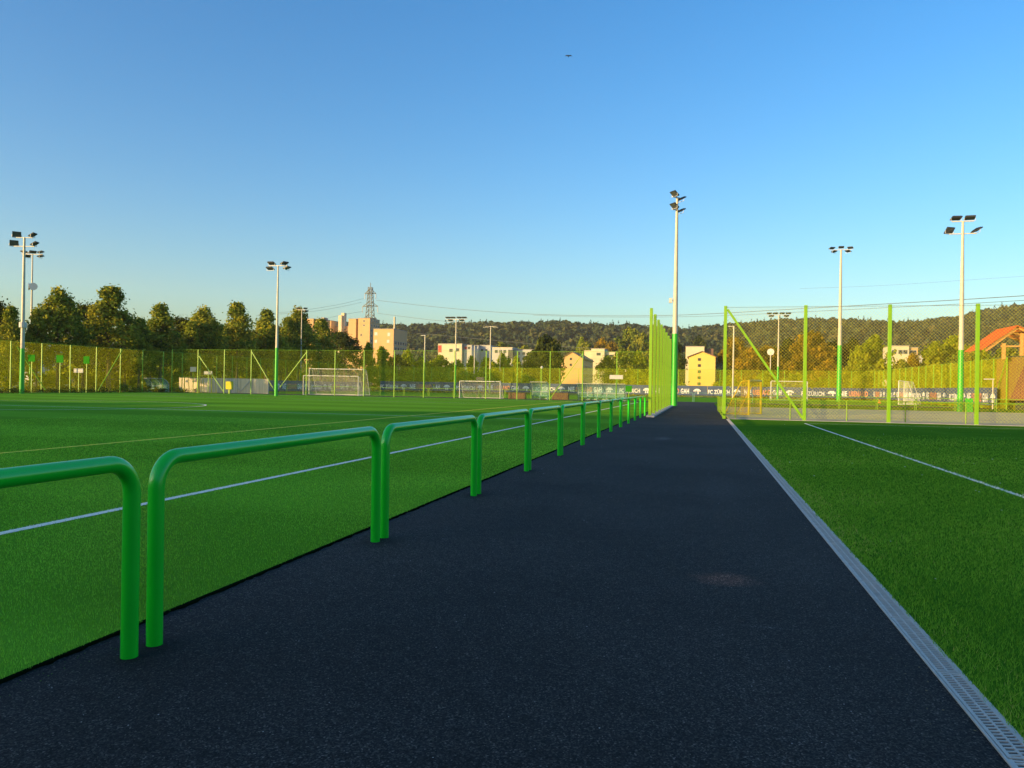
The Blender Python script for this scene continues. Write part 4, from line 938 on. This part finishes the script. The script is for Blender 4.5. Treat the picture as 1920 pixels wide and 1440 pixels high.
b.build('slat', M_slat, G)
for y in (0, 2.4, 4.9): MB().bar((x0+.3, y, z0_-.12), (x1+.15, y, z1_-.12), .16, .22).bar((x1, y, z1_-.1), (x1+3, y, z1_-1.7), .16, .22).build('rafter', M_beam, G)
for px, yt in ((1882, 644), (1916, 625)):
    q = atY(px, yt, 82); MB().box((q.x-26, .0, q.z/2+2.4), (.26, .26, q.z-4.8)).build('post', M_beam, G)
q = atY(1916, 640, 82); MB().bar((x0+1.6, 0, z0_+.3), (q.x-26, 0, z0_-.0+.3), .14).build('tie_beam', M_beam, G)

# ------------------------------------------------------------------ pylon and wires
PYL = 470.0
pb = atY(693, 640, PYL); k_ = (pb-Vector((0, 0, CAMH))).dot(CF)/FPX
zt = atY(693, 530, PYL).z; G = empty('electricity_pylon', (pb.x, PYL, 0), 0, label='tall grey lattice pylon with three arm levels rising behind the peach towers', cat='pylon')
b = MB(); hw = lambda z: (.9+(zt-z)*.055)
zs = []; z = 0
while z < zt-3: zs.append(z); z += max(2.6, hw(z)*1.6)
zs.append(zt-3)
for i in range(len(zs)-1):
    a, c = zs[i], zs[i+1]; wa, wc = hw(a), hw(c)
    for (sx, sy) in ((1, 1), (1, -1), (-1, 1), (-1, -1)): b.bar((sx*wa, sy*wa, a), (sx*wc, sy*wc, c), .34)
    for s in (1, -1):
        b.bar((-wa, s*wa, a), (wc, s*wc, c), .2); b.bar((wa, s*wa, a), (-wc, s*wc, c), .2)
        b.bar((s*wa, -wa, a), (s*wc, wc, c), .2)
b.bar((0, 0, zt-3), (0, 0, zt), .3); b.build('lattice_tower', M_steel, G)
arm_ends = []
for (py, half, drop) in ((549, 11.2, 11), (573, 15.5, 12), (596, 13, 9)):
    zc = atY(693, py, PYL).z; hl = half*k_
    for s in (-1, 1):
        b = MB(); tip = Vector((s*hl, 0, zc-.6)); b.bar((0, -1.2, zc), tip, .45); b.bar((0, 1.2, zc), tip, .45); b.bar((s*hw(zc)*.4, 0, zc+2.6), tip, .35)
        o = b.build('crossarm', M_steel, G); dz = drop*k_*.95
        MB().tube([tip, tip-Vector((0, 0, dz))], .22, 6).build('insulator', M_grey, o); arm_ends.append(Vector((pb.x, PYL, 0))+tip-Vector((0, 0, dz)))
def wire(label, pts, r=.03):
    """smooth cable through world points"""
    P = [Vector(p) for p in pts]; out = []
    for i in range(len(P)-1):
        a, b_, c, d = P[max(i-1, 0)], P[i], P[i+1], P[min(i+2, len(P)-1)]
        for j in range(8):
            t = j/8; out.append(.5*((2*b_)+(c-a)*t+(2*a-5*b_+4*c-d)*t*t+(3*b_-a-3*c+d)*t**3))
    out.append(P[-1]); o0 = out[0]; G = MB().tube([p-o0 for p in out], r, 5).build('overhead_wire', M_wire); G.location = o0
    tag(G, label, 'wire', 'overhead wires from the pylon')
def wpts(lst, Y0_, Y1_):
    n = len(lst)-1; return [atY(px, py, Y0_+(Y1_-Y0_)*i/n) for i, (px, py) in enumerate(lst)]
wire('overhead wire from the top right arm of the pylon, the higher sagging one', wpts([(706, 563), (780, 571.5), (860, 579.5), (960, 587), (1080, 591.5), (1220, 592), (1340, 588), (1480, 580), (1640, 571), (1800, 562), (1990, 550)], PYL, 210), .10)
wire('overhead wire just below the higher sagging one right of the path', wpts([(1000, 591), (1100, 594), (1220, 594.5), (1340, 592.5), (1480, 586), (1640, 578), (1800, 570), (1990, 559)], 420, 215), .07)
wire('overhead wire from the middle right arm of the pylon towards the hill', wpts([(709, 587.5), (760, 594), (820, 601), (900, 606)], PYL, 400), .09)
wire('low overhead wire crossing in front of the dark wooded hill', wpts([(780, 625), (850, 631), (920, 637.5), (1010, 646), (1060, 650), (1110, 653)], 350, 300), .06)
wire('overhead wire from the top left arm down to the left', wpts([(682, 560), (640, 570), (600, 577), (560, 583), (500, 588)], PYL, 430), .07)
wire('overhead wire from the middle left arm down to the left', wpts([(678, 567), (640, 575), (600, 582), (560, 586), (480, 592)], PYL, 430), .07)
wire('overhead wire from the lowest left arm down to the left', wpts([(680, 584), (655, 588), (625, 594), (590, 602)], PYL, 450), .07)
wire('faint high wire in the upper right sky', wpts([(1500, 541), (1640, 536), (1800, 526), (1990, 513)], 480, 420), .05)

# ------------------------------------------------------------------ bird and small things
v = atY(1066, 105, 60); G = empty('bird', v, .2, label='tiny dark bird gliding high in the empty blue sky', cat='bird')
body = MB().tube([(0, -.22, 0), (0, -.12, .01), (0, .02, .015), (0, .14, 0), (0, .22, -.01)], [.012, .035, .05, .035, .01], 8)
for s in (-1, 1): body.add([(s*.03, -.07, .02), (s*.03, .06, .02), (s*.16, .05, .06), (s*.30, -.02, -.03), (s*.16, -.08, .055), (s*.03, -.07, .008), (s*.03, .06, .008), (s*.16, .05, .05)], [(0, 1, 2, 3, 4)[::s], (5, 0, 4), (1, 6, 7, 2)])
body.build('body', M_dark, G)
# fallen specks on asphalt and lawn
def specks(name, n, xr, yr, m, label, cat, z, s=(.006, .016)):
    b = MB()
    for i in range(n):
        y = yr[0]*(yr[1]/yr[0])**rnd.random(); x = rnd.uniform(*xr); r = rnd.uniform(*s)*min(2.2, max(1, y/7)); a0 = rnd.random()*6
        b.add([(x+r*math.cos(a0+k*1.05)*rnd.uniform(.6, 1), y+r*math.sin(a0+k*1.05), z+.002) for k in range(6)]+[(x, y, z+r*.5)], [(k, (k+1) % 6, 6) for k in range(6)])
    tag(b.build(name, m), label, cat, kind='stuff')
specks('grit', 260, (-3.1, 1.15), (2.2, 30), M_conc, 'tiny pale grit specks scattered on the asphalt path', 'grit', .0, (.002, .0055))
specks('fallen_petals', 120, (1.7, 14), (6, 36), M_line, 'tiny white specks scattered on the lawn', 'petals', .02, (.004, .010))
cone = atY(1649, 752, 112); T = empty('marker_cone', (cone.x, 112, 0), 0, label='small orange marker cone on the far pitch', cat='cone')
MB().tube([(0, 0, .02), (0, 0, .3), (0, 0, .45)], [.20, .12, .07], 10).box((0, 0, .015), (.5, .5, .03)).build('body', M_slat, T)

# ------------------------------------------------------------------ air
b = MB().box((-60, 560, 69), (1500, 1250, 142)); hz = b.build('haze', [])
HM = bpy.data.materials.new('air'); HM.use_nodes = True; n = HM.node_tree.nodes; n.remove(n['Principled BSDF'])
pv = n.new('ShaderNodeVolumePrincipled'); pv.inputs['Density'].default_value = .00014; pv.inputs['Color'].default_value = (1, .93, .80, 1); pv.inputs['Anisotropy'].default_value = .2
HM.node_tree.links.new(pv.outputs[0], n['Material Output'].inputs['Volume']); hz.data.materials.append(HM); tag(hz, 'faint haze in the air over the pitches and the wooded hill', 'haze', kind='stuff')

M_crumb = mat('dry_crumbs', C4(.20, .15, .06), .9)
specks('leaf_crumbs', 70, (1.0, 1.215), (2.2, 16), M_crumb, 'small dry leaf crumbs lying on the asphalt beside the drain', 'leaf crumbs', .0, (.003, .008))
specks('turf_granules', 160, (XT+.02, XT+.22), (2.6, 14), M_blade2, 'green turf fibres and crumbs scattered on the asphalt beside the turf edge', 'turf crumbs', .0, (.002, .005))
